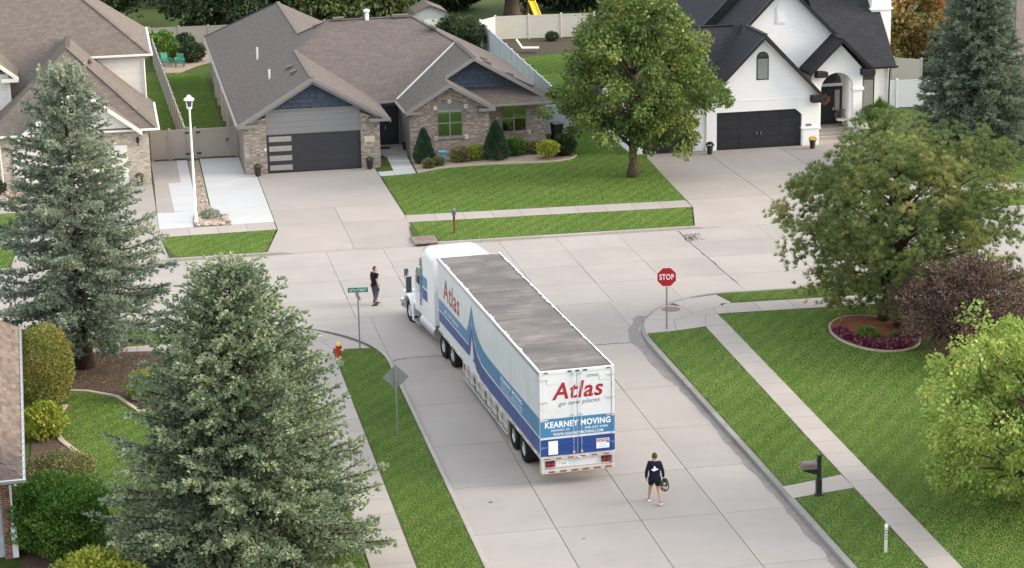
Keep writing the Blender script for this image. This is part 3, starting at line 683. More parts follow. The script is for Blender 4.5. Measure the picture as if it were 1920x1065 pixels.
gd = thing('garage_door', None, None); gd.parent = bh
for j in range(4): MB().box(8.62,13.92,GY+.13,GY+.2,.02+.55*j,.02+.55*j+.545).build('door_section', M['slatedoor'], gd)
for j in range(4): MB().box(8.72,10.0,GY+.115,GY+.17,.15+.55*j,.15+.55*j+.30).build('pane', M['frost'], gd)
for xx in (8.575,13.925): MB().box(xx-.045,xx+.045,GY+.01,GY+.2,0,2.2).build('door_jamb', M['slatedoor'], bh)
MB().box(14.15,14.75,GY-.03,GY+.02,1.50,1.85).build('house_number_plate', M['tan'], bh, bevel=.01)
MB().box(8.45,8.53,GY-.05,GY+.02,1.35,1.5).build('doorbell_light', M['pipe'], bh)
# west and rear walls, main body
m = MB(); m.box(7.3,15.0,120.6,154,0,2.9); m.box(15.0,25.5,126.0,139,0,2.9); m.box(8.2,14.4,120.6,128,2.5,3.5); m.build('wall', M['greywall'], bh)
for y in (133.5,137.3,138.9,143,146): MB().box(7.1,7.35,y,y+.35,0,2.75).build('pilaster', M['quoin'], bh)
for y in (134.6,139.9,144): 
    o = MB().box(7.24,7.32,y,y+1.6,.9,2.3).build('window', M['greytrim'], bh); MB().box(7.22,7.30,y+.1,y+1.5,1.0,2.2).build('pane', M['glass'], o)
# porch
MB().box(15.05,17.0,123.5,126,-.02,.17).build('porch_floor', M['walk'], bh, bevel=.01); MB().box(15.6,17.0,123.1,123.5,-.02,.09).build('porch_step', M['walk'], bh, bevel=.01)
d = MB().box(15.35,16.9,125.9,126.02,.18,2.5).build('front_door', M['door'], bh)
MB().box(15.45,16.05,125.86,125.95,.3,2.3).build('door_panel', M['door'], d); MB().box(16.2,16.75,125.86,125.95,.3,2.3).build('door_panel', M['door'], d); MB().box(16.08,16.12,125.8,125.9,1.1,1.35).build('door_handle', M['metal'], d)
MB().box(15.5,16.2,124.6,125.2,.17,.185).build('doormat', M['black'], bh)
# right wing walls
wallface([(17.0,0),(21.7,0),(21.7,2.98),(19.35,4.3),(17.0,2.98)], 121.9, .3, 'brick_wall', M['brick'], bh)
wallface([(21.72,0),(25.5,0),(25.5,2.68),(21.72,2.68)], 124.0, .3, 'brick_wall', M['brick'], bh)
MB().box(17.0,17.3,122.2,126,0,2.85).build('porch_wall', M['greywall'], bh); MB().box(21.4,21.7,122.2,124.3,0,2.85).build('wall', M['brick'], bh)
MB().box(25.2,25.5,124.3,139,0,2.7).build('wall', M['greywall'], bh)
wallface([(19.6,3.45),(24.9,3.45),(24.8,3.55),(21.2,5.38),(19.6,4.5)], 124.4, .2, 'gable_wall', M['navy'], bh)
shakes(bh, ((18.2,3.62),(24.35,3.62),(21.2,5.36)), 124.38, .24, .5)
win = window(bh, 18.64,20.1,1.27,2.84,121.88,M['greytrim'],M['paneGreen'],2,2,.08,.34)
window(bh, 22.82,24.3,.94,2.5,123.98,M['greytrim'],M['paneGreen'],2,2,.08)
m = MB()
for i in range(15):                           # soldier course over the arch
    a = math.pi*(i+.5)/15; cx, cz = 19.37, 2.86; r0, r1 = .80, 1.02; q0 = .36/.8
    p = [(cx-r*math.cos(a+da), cz+r*q0*1.05*math.sin(a+da)) for r, da in ((r0,-.09),(r1,-.09),(r1,.09),(r0,.09))]
    MB().prism([(x,121.86,z) for x, z in p], (0,.06,0)).build('arch_brick', M['brick'], bh)
MB().box(19.27,19.47,121.84,121.95,3.2,3.45).build('keystone', M['quoin'], bh)
for x, z in ((18.42,2.86),(20.22,2.86),(18.42,1.05),(20.22,1.05)): MB().box(x-.0,x+.22,121.85,121.95,z,z+.24).build('corner_block', M['quoin'], bh)
for x, z in ((24.36,2.42),(24.36,.72),(22.55,2.42)): MB().box(x,x+.22,123.95,124.05,z,z+.24).build('corner_block', M['quoin'], bh)
MB().box(18.5,20.25,121.82,121.95,1.13,1.24).build('sill', M['brick'], bh); MB().box(22.7,24.45,123.92,124.05,.78,.90).build('sill', M['brick'], bh)
MB().tube([(17.02,121.85,2.75),(17.02,121.83,.1)], .045, 8).build('downspout', M['greytrim'], bh)

# ------------------------------------------------------------------ white house
wh = thing('white_house', 'white painted brick house with steep charcoal roofs and black garage doors', 'house')
WY = 119.3
apx, apz, ez = 37.5, 6.78, 3.05
WR = [
 [(33.75,118.8,3.02),(apx,118.8,apz),(apx,127.5,apz),(33.75,127.5,3.02)],
 [(apx,118.8,apz),(41.05,118.8,3.05),(41.05,123.2,3.05),(apx,123.2,apz)],
 [(29.2,118.9,2.9),(33.95,118.9,2.9),(37.4,123.2,6.76),(29.2,123.2,6.76)],
 [(29.2,123.2,6.76),(37.4,123.2,6.76),(37.4,127.6,2.9),(29.2,127.6,2.9)],
 [(36.0,122.6,5.25),(39.9,122.6,9.18),(39.9,127.2,9.18),(36.0,127.2,5.25)],
 [(39.9,122.6,9.18),(43.3,122.6,5.80),(43.3,130,5.80),(39.9,130,9.18)],
 [(31.0,127.2,1.1),(39.9,127.2,9.95),(39.9,142,9.95),(31.0,142,1.1)],
 [(39.9,127.2,9.95),(46,127.2,4.0),(46,142,4.0),(39.9,142,9.95)],
 [(40.95,121.0,4.0),(42.95,121.0,5.95),(42.95,124.5,5.95),(40.95,124.5,4.0)],
 [(42.95,121.0,5.95),(44.95,121.0,4.0),(44.95,124.5,4.0),(42.95,124.5,5.95)],
 [(42.6,122.5,3.92),(46.9,122.5,3.92),(46.9,129.2,10.3),(42.6,129.2,10.3)],
 [(42.6,129.2,10.3),(46.9,129.2,10.3),(46.9,136,3.9),(42.6,136,3.9)]]
wr = roof(wh, WR, M['roofblack'], .16)
ridge(wr, [(apx,118.85,apz),(apx,122.7,apz)], M['roofblack']); ridge(wr, [(30,123.2,6.76),(36.8,123.2,6.76)], M['roofblack']); ridge(wr, [(42.95,121.05,5.95),(42.95,122.6,5.95)], M['roofblack'])
rake(wr, [(33.7,3.0),(apx,apz+.02),(41.1,3.02)], 118.73, M['black'], .27); rake(wr, [(37.3,6.6),(39.9,9.2),(43.35,5.78)], 122.53, M['black'], .27); rake(wr, [(40.9,3.98),(42.95,5.97),(45.0,3.98)], 120.93, M['black'], .25)
rake(wr, [(36.0,6.1),(39.9,9.97)], 127.13, M['black'], .8)
gutter(wr, (44.7,122.44,3.92), (47.0,122.44,3.92), M['black']); gutter(wr, (29.2,118.84,2.9), (33.8,118.84,2.9), M['black'])
for x0, x1, y, z in ((40.35,41.15,118.7,3.05),(41.35,42.05,120.9,4.1),(44.2,45.0,120.9,4.1)):   # dark pent boxes at the eaves
    MB().prism([(x0,y,z-.42),(x1,y,z-.42),(x1,y,z-.1),(x0,y,z-.02)], (0,.5,0)).build('eave_box', M['roofblack'], wr, bevel=.02)
wallface([(34.1,2.24),(34.72,2.24),(34.72,2.24),(39.5,2.24),(39.9,1.9),(39.9,0),(40.95,0),(40.95,3.0),(apx,apz-.25),(34.1,3.25)], WY, .3, 'gable_wall', M['whitewall'], wh)
wallface([(34.1,0),(34.72,0),(34.72,2.3),(34.1,2.3)], WY+.003, .3, 'wall', M['whitewall'], wh)
wallface([(29.7,0),(30.3,0),(30.3,2.2),(29.7,2.2)], WY+.2, .3, 'wall', M['whitewall'], wh); wallface([(33.35,0),(34.2,0),(34.2,2.2),(33.35,2.2)], WY+.2, .3, 'wall', M['whitewall'], wh); wallface([(29.7,2.2),(34.2,2.2),(34.2,2.95),(29.7,2.95)], WY+.2, .3, 'wall', M['whitewall'], wh)
MB().box(34.2,40.9,WY+.8,127,0,2.9).build('wall', M['whitewall'], wh); MB().box(29.7,34.2,WY+1,127,0,2.8).build('wall', M['whitewall'], wh)
wallface([(34.1,2.86),(40.95,2.86),(40.95,2.92),(34.1,2.92)], WY-.02, .03, 'band', M['whitewall'], wh)
wallface([(36.5,0),(43.9,0),(43.9,5.3),(39.9,9.0),(36.5,5.6)], 123.1, .3, 'gable_wall', M['whitewall'], wh)
MB().box(44.2,46.65,123.1,135,0,3.8).build('wall', M['whitewall'], wh)
wallface([(46.66,0),(46.66,3.85),(46.6,3.85),(46.6,0)], 123, 12, 'wall', M['whitewall'], wh)
# garage doors with panels
for gx0, gx1, gy, nx in ((34.72,39.92,WY+.16,4),(30.3,33.35,WY+.36,3)):
    gd2 = MB().box(gx0,gx1,gy,gy+.08,0,2.26).build('garage_door', M['blackdoor'], wh)
    for i in range(nx):
        for j in range(4):
            a = gx0+.1+(gx1-gx0-.2)*i/nx; b = gx0+.1+(gx1-gx0-.2)*(i+1)/nx; z0 = .04+.55*j
            pan = MB(); pan.prism([(a+.08,gy-.02,z0+.1),(b-.08,gy-.02,z0+.1),(b-.08,gy-.02,z0+.44),(a+.08,gy-.02,z0+.44)], (0,.05,0)); pan.build('door_panel', M['blackdoor'], gd2, bevel=.015)
    cxm = (gx0+gx1)/2
    for dx in (-.12,.12): MB().tube([(cxm+dx,gy-.03,.75),(cxm+dx,gy-.07,.85),(cxm+dx,gy-.03,.98)], .015, 6).build('door_handle', M['metal'], gd2)
MB().box(39.85,41.05,WY-.10,WY+.35,1.0,1.1).build('pier_ledge', M['whitewall'], wh, bevel=.02); MB().box(39.97,40.97,WY-.05,WY+.3,0,1.0).build('pier_base', M['whitewall'], wh)
MB().box(40.15,40.5,WY-.02,WY+.02,1.16,1.30).build('house_number_plate', M['greytrim'], wh)
w1 = window(wh, 37.12,37.82,4.08,5.35,WY-.0,M['black'],M['blind'],1,1,.09,.36)
MB().prism([(37.47+.29*math.cos(math.pi*i/10),WY-.03,5.42+.26*math.sin(math.pi*i/10)) for i in range(11)], (0,.05,0)).build('pane', M['glass'], w1)
# blind niche on the main gable
ni = MB().prism([(39.47,123.03,6.72),(40.03,123.03,6.72),(40.03,123.03,7.6)]+[(39.75+.28*math.cos(math.pi*i/8),123.03,7.6+.28*math.sin(math.pi*i/8)) for i in range(1,8)]+[(39.47,123.03,7.6)], (0,.1,0)).build('blind_window', M['whitewall'], wh)
MB().prism([(39.56,123.0,6.8),(39.94,123.0,6.8),(39.94,123.0,7.35),(39.56,123.0,7.35)], (0,.08,0)).build('inset_panel', M['whitewall'], ni)
# entry: gabled wall with an arch
cx, rx, zs = 42.83, 1.02, 2.85
def half(sg):
    pts = [(cx+sg*rx, 0.0), (cx+sg*rx, zs)]+[(cx+sg*rx*math.cos(math.pi/2*i/10), zs+1.0*math.sin(math.pi/2*i/10)) for i in range(1, 11)]
    pts += [(cx+.1, 5.62)] + [(44.42 if sg > 0 else 41.2, 4.0 if sg > 0 else 3.95), (44.42 if sg > 0 else 41.2, 0.0)]
    return pts
wallface(half(1), 121.5, .4, 'arch_wall', M['whitewall'], wh); wallface(half(-1), 121.5, .4, 'arch_wall', M['whitewall'], wh)
MB().box(43.78,44.5,121.42,121.98,2.72,2.9).build('column_cap', M['whitewall'], wh, bevel=.03); MB().box(43.78,44.5,121.42,121.98,1.0,1.1).build('column_ledge', M['whitewall'], wh, bevel=.03)
MB().box(43.7,43.9,121.9,123.1,0,4.0).build('porch_wall', M['whitewall'], wh)
MB().box(41.0,43.9,121.5,123.2,-.02,.45).build('porch_floor', M['walk'], wh); MB().box(41.0,43.7,121.0,121.5,-.02,.30).build('porch_step', M['walk'], wh); MB().box(41.0,43.7,120.55,121.0,-.02,.15).build('porch_step', M['walk'], wh)
d = MB().box(41.9,43.66,123.0,123.12,.46,2.75).build('front_door', M['blackdoor'], wh)
MB().box(42.0,43.0,122.95,123.03,.55,2.65).build('door_leaf', M['blackdoor'], d, bevel=.02); MB().box(43.2,43.5,122.96,123.03,1.3,2.55).build('pane', M['blind'], d)
MB().prism([(42.85+.75*math.cos(math.pi*i/12),122.98,2.95+.75*math.sin(math.pi*i/12)) for i in range(13)], (0,.1,0)).build('fanlight', M['glass'], wh)
MB().tube([(43.08,122.9,1.3),(43.08,122.88,1.5)], .03, 6).build('door_handle', M['chrome'], d)
w2 = window(wh, 44.98,45.72,1.2,3.1,123.08,M['black'],M['blind'],1,1,.12); MB().box(44.95,45.75,123.05,123.15,3.14,3.66).build('transom', M['glass'], w2)
MB().tube([(46.6,122.5,3.85),(46.64,122.9,3.6),(46.64,123.0,.1)], .05, 8).build('downspout', M['black'], wh)
m = MB(); m.box(46.35,47.62,125.5,126.4,0,12); m.box(46.25,47.72,125.4,126.5,6.9,7.0); m.build('chimney', M['whitewall'], wh)

# ------------------------------------------------------------------ cream house on the left
lh = thing('cream_house', 'cream house with mottled brown roof and beige brick garage behind the blue spruce', 'house')
LR = [
 [(-6.75,119.1,3.22),(2.5,119.1,3.22),(-2.12,123.6,7.25)],
 [(2.5,119.1,3.22),(2.5,128,3.22),(-2.12,128,7.25),(-2.12,123.6,7.25)],
 [(-6.75,119.1,3.22),(-2.12,123.6,7.25),(-2.12,130,7.25),(-6.75,130,3.22)],
 [(-22,127,6.15),(2.55,127,6.15),(-3.05,132.6,10.63),(-22,132.6,10.63)],
 [(-22,123.3,3.19),(-2.0,123.3,3.19),(-2.0,127,6.15),(-22,127,6.15)],
 [(2.55,127,6.15),(2.55,138.2,6.15),(-3.05,132.6,10.63)],
 [(-22,138.2,6.15),(2.55,138.2,6.15),(-3.05,132.6,10.63),(-22,132.6,10.63)],
 [(-5.0,118.75,3.2),(-1.68,118.75,5.75),(-1.68,122.4,5.75),(-5.0,119.8,3.2)],
 [(1.62,118.75,3.2),(-1.68,118.75,5.75),(-1.68,122.4,5.75),(1.62,119.8,3.2)],
 [(-5.0,123.6,5.75),(-8.6,123.6,8.6),(-8.6,129,8.6),(-5.0,129,5.75)],
 [(-12.2,123.6,5.75),(-8.6,123.6,8.6),(-8.6,129,8.6),(-12.2,129,5.75)]]
lr = roof(lh, LR, M['rooftan'], .14)
ridge(lr, [(2.5,119.15,3.24),(-2.12,123.6,7.26),(-2.12,128,7.26)], M['rooftan']); ridge(lr, [(2.55,127.05,6.16),(-3.05,132.6,10.64)], M['rooftan'])
gutter(lr, (-6.8,119.03,3.24), (2.6,119.03,3.24), M['creamtrim']); gutter(lr, (2.58,119.0,3.24), (2.58,127.4,3.24), M['creamtrim']); gutter(lr, (-3.0,126.93,6.17), (2.65,126.93,6.17), M['creamtrim']); gutter(lr, (2.62,126.9,6.17), (2.62,138.2,6.17), M['creamtrim'])
rake(lr, [(-5.05,3.18),(-1.68,5.78),(1.67,3.18)], 118.68, M['creamtrim'], .26); rake(lr, [(-8.6,8.62),(-4.95,5.73)], 123.53, M['creamtrim'], .26)
MB().box(-5.9,-4.95,123.5,124.2,5.45,5.65).build('eave_return', M['creamtrim'], lr)
MB().lathe([(.16,-.1),(.16,.12),(.05,.2)], (-.9,123.5,6.4), 12).build('roof_vent', M['vent'], lr, smooth='auto')
wallface([(-4.5,3.3),(1.15,3.3),(-1.68,5.5)], 119.2, .2, 'gable_wall', M['creamtrim'], lh)
MB().box(-6.2,2.02,119.5,127.4,0,3.15).build('brick_wall', M['beigebrick'], lh)
MB().box(-20,2.1,127.4,138,0,6.1).build('wall', M['cream'], lh); MB().box(-11.8,-5.55,124.1,128,0,5.7).build('wall', M['cream'], lh)
for k in range(17): MB().prism([(-4,127.4,3.0+.19*k),(2.12,127.4,3.0+.19*k),(2.12,127.4,3.185+.19*k),(-4,127.4,3.185+.19*k)], (0,-.035,0)).build('siding_board', M['cream'], lh)
for k in range(14): MB().prism([(-11.8,124.1,3.2+.19*k),(-5.53,124.1,3.2+.19*k),(-5.53,124.1,3.385+.19*k),(-11.8,124.1,3.385+.19*k)], (0,-.035,0)).build('siding_board', M['cream'], lh)
MB().box(2.02,2.2,127.32,127.5,3.0,6.1).build('corner_trim', M['creamtrim'], lh); MB().box(-5.62,-5.45,124.0,124.15,3.0,5.7).build('corner_trim', M['creamtrim'], lh)
gdl = MB().box(-5.4,.8,119.42,119.52,0,2.3).build('garage_door', M['cream'], lh)
for i in range(4):
    for j in range(4): MB().box(-5.3+1.52*i,-5.3+1.52*i+1.42,119.39,119.45,.06+.56*j,.56+.56*j).build('door_panel', M['cream'], gdl, bevel=.012)
MB().tube([(-6.3,119.05,3.1),(-6.1,119.4,2.85),(-6.05,119.43,.15),(-5.95,119.2,.08)], .05, 8).build('downspout', M['creamtrim'], lh)
MB().tube([(2.3,127.1,6.05),(2.15,127.28,5.8),(2.15,127.28,3.4)], .05, 8).build('downspout', M['creamtrim'], lh)
wl = MB(); wl.lathe([(.03,0),(.07,.04),(.09,.26),(.11,.28),(.05,.36),(.015,.42)], (1.4,119.36,2.35), 8); wl.lathe([(.02,-.1),(.045,-.05),(.03,0)], (1.4,119.36,2.35), 8); wl.box(1.37,1.43,119.36,119.5,2.45,2.52); wl.build('wall_lantern', M['black'], lh)

# ------------------------------------------------------------------ near house, only a strip of its roof
nh = thing('corner_house', 'near house at the left edge with brown shingle roof and white gutter', 'house')
ex, ey0, ey1, ez_ = -3.62, 63.75, 81.0, 3.02
sl_ = .5
nr = roof(nh, [[(ex,ey0,ez_),(ex,ey1,ez_),(-12,ey1,ez_+sl_*8.4),(-12,ey0+8.4,ez_+sl_*8.4)], [(ex,ey0,ez_),(-12,ey0+8.4,ez_+sl_*8.4),(-16,ey0+8.4,ez_+sl_*8.4),(-16,ey0,ez_)]], M['roofgrey'], .14)
M['tab'] = plain('shingle_tab', (.165,.128,.105), .9, .2, var=.25, scale=9, rnd=.26)
q = random.Random(11); nb = 0
def tab(pts): MB().prism(pts, (0,0,.022)).build('shingle', M['tab'], nr)
for c in range(7):
    x0 = ex+.02-c*.148; x1 = x0-.165; y = ey0+.05+(c % 2)*.2+max(0, (ex-x1))*1.0
    while y < ey1-.1:
        w_ = min(q.uniform(.38,.52), ey1-.02-y)
        za = ez_+sl_*(ex-x0)+.006+.004*(nb % 2); zb = ez_+sl_*(ex-x1)+.004
        tab([(x0,y+.006,za),(x0,y+w_-.006,za),(x1,y+w_-.006,zb),(x1,y+.006,zb)]); y += w_; nb += 1
for c in range(4):
    y0 = ey0+.02+c*.148; y1 = y0+.16; x = ex-.1-c*.16-.12
    while x > -5.2:
        za = ez_+sl_*(y0-ey0)+.006; zb = ez_+sl_*(y1-ey0)+.004; tab([(x-.38,y0,za),(x,y0,za),(x,y1,zb),(x-.38,y1,zb)]); x -= .39
gt = gutter(nr, (ex+.07,ey0-.12,ez_+.05), (ex+.07,ey1,ez_+.05), M['alum'], .09, .12); gutter(nr, (ex+.13,ey0-.07,ez_+.052), (-16,ey0-.07,ez_+.052), M['alum'], .09, .12)
k = 0
for y in np.arange(ey0+.3, ey1, .6): MB().box(ex-.02,ex+.12,y,y+.035,ez_+.052,ez_+.066).build('gutter_bracket', M['alum'], nr)
MB().box(-14,-4.35,65.2,80.5,0,3.0).build('wall', plain('pale_blue_siding', (.42,.50,.53), .6, .3), nh); MB().box(-4.34,-4.0,65.0,65.5,0,2.95).build('brick_corner', M['redbrick'], nh)
MB().tube([(ex-.2,ey0,2.9),(-4.02,64.9,2.6),(-4.02,64.9,1.0)], .05, 8).build('downspout', M['white'], nh); MB().box(-4.1,-3.92,64.8,65.0,.1,1.1).build('downspout', M['white'], nh)

nh.rotation_euler = (0,0,R(1.9)); pv = Vector((ex,ey0,0)); nh.location = pv+Vector((.20,0,0))-Matrix.Rotation(R(1.9),3,'Z') @ pv
# ------------------------------------------------------------------ far houses
fh = thing('brown_roof_house', 'brick house with brown shingle roof behind the right blue spruce', 'house')
fr = roof(fh, [[(57.2,128.5,2.9),(74,128.5,2.9),(74,136,7.0),(60.5,136,7.0)], [(57.2,128.5,2.9),(60.5,136,7.0),(57.2,143,2.9)], [(57.2,143,2.9),(60.5,136,7.0),(74,136,7.0),(74,143,2.9)]], M['rooftan'])
gutter(fr, (57.2,128.42,2.92), (74,128.42,2.92), M['creamtrim']); MB().lathe([(.07,-.1),(.07,.6)], (60.4,132.2,4.9), 8).build('vent_pipe', M['pipe'], fr)
MB().box(57.7,73,129,142.5,0,2.85).build('brick_wall', M['redbrick'], fh)
sh = thing('garden_shed', 'pale grey shed with gambrel roof behind the brick house', 'shed')
gx = [(23.2,1.5),(23.7,2.4),(24.9,2.95),(26.2,2.4),(26.7,1.5)]
wallface([(23.3,0)]+[(x, z) for x, z in gx]+[(26.6,0)], 165, .12, 'wall', plain('shed_siding', (.40,.44,.42), .6, .3), sh)
m = MB()
for (a, b), (c, d_) in zip(gx, gx[1:]): m.prism([(a,164.8,b+.03),(c,164.8,d_+.03),(c,164.8,d_+.13),(a,164.8,b+.13)], (0,3.2,0))
m.build('roof', M['rooftan'], sh); MB().box(23.3,26.6,165.13,168,0,1.5).build('wall', M['cream'], sh); MB().box(24.4,25.5,164.96,165.02,.05,1.9).build('door', M['cream'], sh)

# ------------------------------------------------------------------ fences
def fence(name, label, pts, h, mat, step=2.4, closed_gate=(), cap=True):
    f = thing(name, label, 'fence')
    first = True
    for (a, b) in zip(pts, pts[1:]):
        a, b = Vector(a), Vector(b); L = (b-a).length; k = max(1, int(round(L/step))); d = (b-a)/k; n_ = Vector((-d.y, d.x)).normalized()
        for i in range(0 if first else 1, k+1):
            p = a+d*i; post = MB().box(p.x-.065,p.x+.065,p.y-.065,p.y+.065,0,h+.05).build('post', mat, f); 
            MB().add([(p.x-.09,p.y-.09,h+.05),(p.x+.09,p.y-.09,h+.05),(p.x+.09,p.y+.09,h+.05),(p.x-.09,p.y+.09,h+.05),(p.x,p.y,h+.13)], [(3,2,1,0),(0,1,4),(1,2,4),(2,3,4),(3,0,4)]).build('post_cap', mat, post)
        for i in range(k):
            p = a+d*i; r_ = p+d; u = d.normalized()*.07; m = MB()
            def seg(z0, z1, t):
                m.prism([(*(p+u+n_*t),z0),(*(r_-u+n_*t),z0),(*(r_-u+n_*t),z1),(*(p+u+n_*t),z1)], tuple(-n_*2*t)+(0,))
            seg(.14,h-.1,.02); m.build('panel', mat, f)
            m = MB(); seg(.04,.16,.035); m.build('rail', mat, f); m = MB(); seg(h-.12,h,.035); m.build('rail', mat, f)
        first = False
    return f
fence('vinyl_fence', 'long taupe vinyl fence running back between the two left houses', [(4.25,126.0),(3.45,161.9)], 1.82, M['taupe'])
fence('vinyl_fence', 'taupe fence across the back yard behind the grey roof', [(3.4,168.2),(17,168.0)], 1.8, M['taupe'])
fence('vinyl_fence', 'white vinyl fence receding along the right side of the brick house', [(27.7,127.0),(28.5,163.0)], 1.85, M['whitefence'])
fence('vinyl_fence', 'cream vinyl fence across the yard behind the linden tree', [(28.6,163.6),(30.1,165.3),(32.75,165.2),(35.3,165.0),(37.9,164.7),(45,164)], 1.85, M['creamfence'])
fence('vinyl_fence', 'short pale fence beside the white house downspout', [(47.5,129.3),(53.5,128.6)], 1.8, M['whitefence'])
fence('vinyl_fence', 'cream fence under the autumn tree right of the white house', [(47.9,140.5),(50.8,138.5),(53.8,135.9)], 1.85, M['creamfence'])
fence('vinyl_fence', 'short white fence panel between brick house corner and linden tree', [(25.9,127.0),(27.5,127.0)], 1.8, M['whitefence'], 1.6)
gt = thing('fence_gate', 'taupe vinyl double gate between the garages with black hinges', 'gate')
def gpanel(x0, x1, y):
    g = MB().box(x0,x1,y-.02,y+.02,.12,1.72).build('gate_leaf', M['taupe'], gt)
    for z in (.08,1.68): MB().box(x0,x1,y-.035,y+.035,z,z+.11).build('rail', M['taupe'], g)
    for x in (x0,x1-.09): MB().box(x,x+.09,y-.04,y+.04,.06,1.81).build('stile', M['taupe'], g)
    return g
Yg = 125.75
for x in (2.2,3.25,4.35,4.75,7.15): MB().box(x,x+.13,Yg-.065,Yg+.065,0,1.9).build('post', M['taupe'], gt)
gpanel(2.33,3.25,Yg); g1 = gpanel(3.39,4.34,Yg); gpanel(4.48,4.75,Yg); g2 = gpanel(4.89,6.79,Yg); gpanel(6.8,7.15,Yg)
for g, x in ((g1,4.22),(g2,4.86)):
    for z in (.3,1.55): MB().box(x,x+.26,Yg-.08,Yg-.03,z,z+.09).build('hinge', M['black'], g)
MB().box(6.62,6.72,Yg-.08,Yg-.03,1.0,1.15).build('latch', M['black'], g2)
# ------------------------------------------------------------------ lettering
def text(s_, x0, x1, z0, z1, mat, parent, frame, name='lettering', bold=0.0, shear=0.0, lift=.004):
    """letters fitted into a box; frame(u, v, n) maps width, height and lift to the parent's space"""
    cu = bpy.data.curves.new('t', 'FONT'); cu.body = s_; cu.size = 1; cu.offset = bold; cu.shear = shear; cu.resolution_u = 3; cu.space_character = 1.07
    ob = bpy.data.objects.new('t', cu); C.objects.link(ob)
    dg = bpy.context.evaluated_depsgraph_get(); me0 = bpy.data.meshes.new_from_object(ob.evaluated_get(dg))
    vs = [tuple(v.co) for v in me0.vertices]; fs = [tuple(p.vertices) for p in me0.polygons]
    bpy.data.objects.remove(ob); bpy.data.curves.remove(cu); bpy.data.meshes.remove(me0)
    ax, bx = min(v[0] for v in vs), max(v[0] for v in vs); ay, by = min(v[1] for v in vs), max(v[1] for v in vs)
    m = MB(); m.add([frame(x0+(v[0]-ax)/(bx-ax)*(x1-x0), z0+(v[1]-ay)/(by-ay)*(z1-z0), lift) for v in vs], fs)
    me = bpy.data.meshes.new(name); me.from_pydata(m.v, [], m.f); me.materials.append(mat)
    o = bpy.data.objects.new(name, me); C.objects.link(o); o.parent = parent; return o

# ------------------------------------------------------------------ moving truck
M['truckwhite'] = plain('truck_white', (.61,.64,.665), .32, .5, var=.03, scale=1.5, grime=.22)
M['cabwhite'] = plain('cab_white', (.70,.72,.735), .22, .5, var=.02, coat=.3)
M['midblue'] = plain('mid_blue_vinyl', (.045,.19,.36), .35, .45, var=.05)
M['darkblue'] = plain('dark_blue_vinyl', (.014,.052,.225), .35, .45, var=.06)
M['atlasred'] = plain('dark_red_vinyl', (.30,.012,.022), .4, .4, var=.05)
M['letterwhite'] = plain('white_vinyl_letters', (.78,.80,.82), .4, .4, var=.02)
M['paleletter'] = plain('pale_blue_letters', (.36,.50,.60), .4, .4)
M['greyletter'] = plain('grey_script', (.10,.11,.12), .5, .3)
M['tapered'] = plain('red_reflective_tape', (.28,.035,.02), .4, .5, var=.3)
M['lamp'] = plain('red_lamp_lens', (.30,.008,.006), .15, .7, var=.3, scale=20)
M['amber'] = plain('amber_lens', (.7,.16,.02), .2, .6)
M['dirtymetal'] = plain('weathered_trailer_frame', (.50,.475,.44), .6, .4, .1, var=.15, scale=5, grime=.5)
t = NT('weathered_roof_sheet'); p = t.n('TexCoord').outputs['Object']
n1 = t.noise(t.n('Mapping', {'Vector': p, 'Scale': (.7,1.0,1)}).outputs[0], 1.1, 6, .6); n2 = t.noise(t.n('Mapping', {'Vector': p, 'Scale': (.35,2.4,1)}).outputs[0], 1.3, 4, .6)
c = t.ramp(t.math('ADD', t.math('MULTIPLY', n1, .6), t.math('MULTIPLY', n2, .4)), [(.32,(.060,.055,.053)), (.50,(.112,.100,.092)), (.68,(.215,.188,.166))])
M['tarp'] = t.finish(c, .6, .4, n2, .5, .05)
TX = Vector((14.755*K, 67.25*K, ROAD))
tr = thing('moving_truck', 'white and blue moving truck with long trailer turning out of the side street', 'truck', TX, R(3.175))
L = 16.25
body = MB().box(-1.29,1.29,.06,L,1.06,4.06).build('trailer_body', M['truckwhite'], tr, bevel=.03)
# roof sheet: sagging between the bows, dirty
nx, ny = 8, 90; vs = []; rr = random.Random(9)
for j in range(ny+1):
    y = .14+(L-.28)*j/ny; wob = rr.uniform(-.01,.01)
    for i in range(nx+1):
        x = -1.255+2.51*i/nx; e = 1-abs(i-nx/2)/(nx/2)
        vs.append((x, y, 4.072+.018*abs(math.sin(y*math.pi/.62+.25*x))*min(1,e*2.2)+wob*min(1,e*2)))
fs = [(j*(nx+1)+i, j*(nx+1)+i+1, (j+1)*(nx+1)+i+1, (j+1)*(nx+1)+i) for j in range(ny) for i in range(nx)]
MB().add(vs, fs).build('roof_sheet', M['tarp'], body, smooth=True)
for sx in (-1,1):
    # ragged bright seam along the roof edge over a grey rail
    m = MB(); ys_ = np.arange(.06, L+.01, .18); a = []; 
    for y in ys_: a.append((sx*1.30, y, 4.085)); a.append((sx*(1.262-.02*rr.random()-.05*(rr.random() > .88)), y, 4.10))
    m.add(a, [(2*i, 2*i+1, 2*i+3, 2*i+2) for i in range(len(ys_)-1)]); m.build('roof_seam', M['letterwhite'], body)
    m = MB().box(sx*1.315-.02,sx*1.315+.02,.04,L+.02,3.95,4.08); m.build('top_rail', M['alum'], body, bevel=.01)
    m = MB().box(sx*1.31-.025,sx*1.31+.025,.04,L+.02,1.0,1.10); m.build('bottom_rail', M['dirtymetal'], body, bevel=.01)
    for k in range(26): MB().box(sx*1.336-.003,sx*1.336+.003,.5+k*.6,.75+k*.6,1.035,1.075).build('reflective_tape', M['tapered' if k % 2 else 'letterwhite'], body)
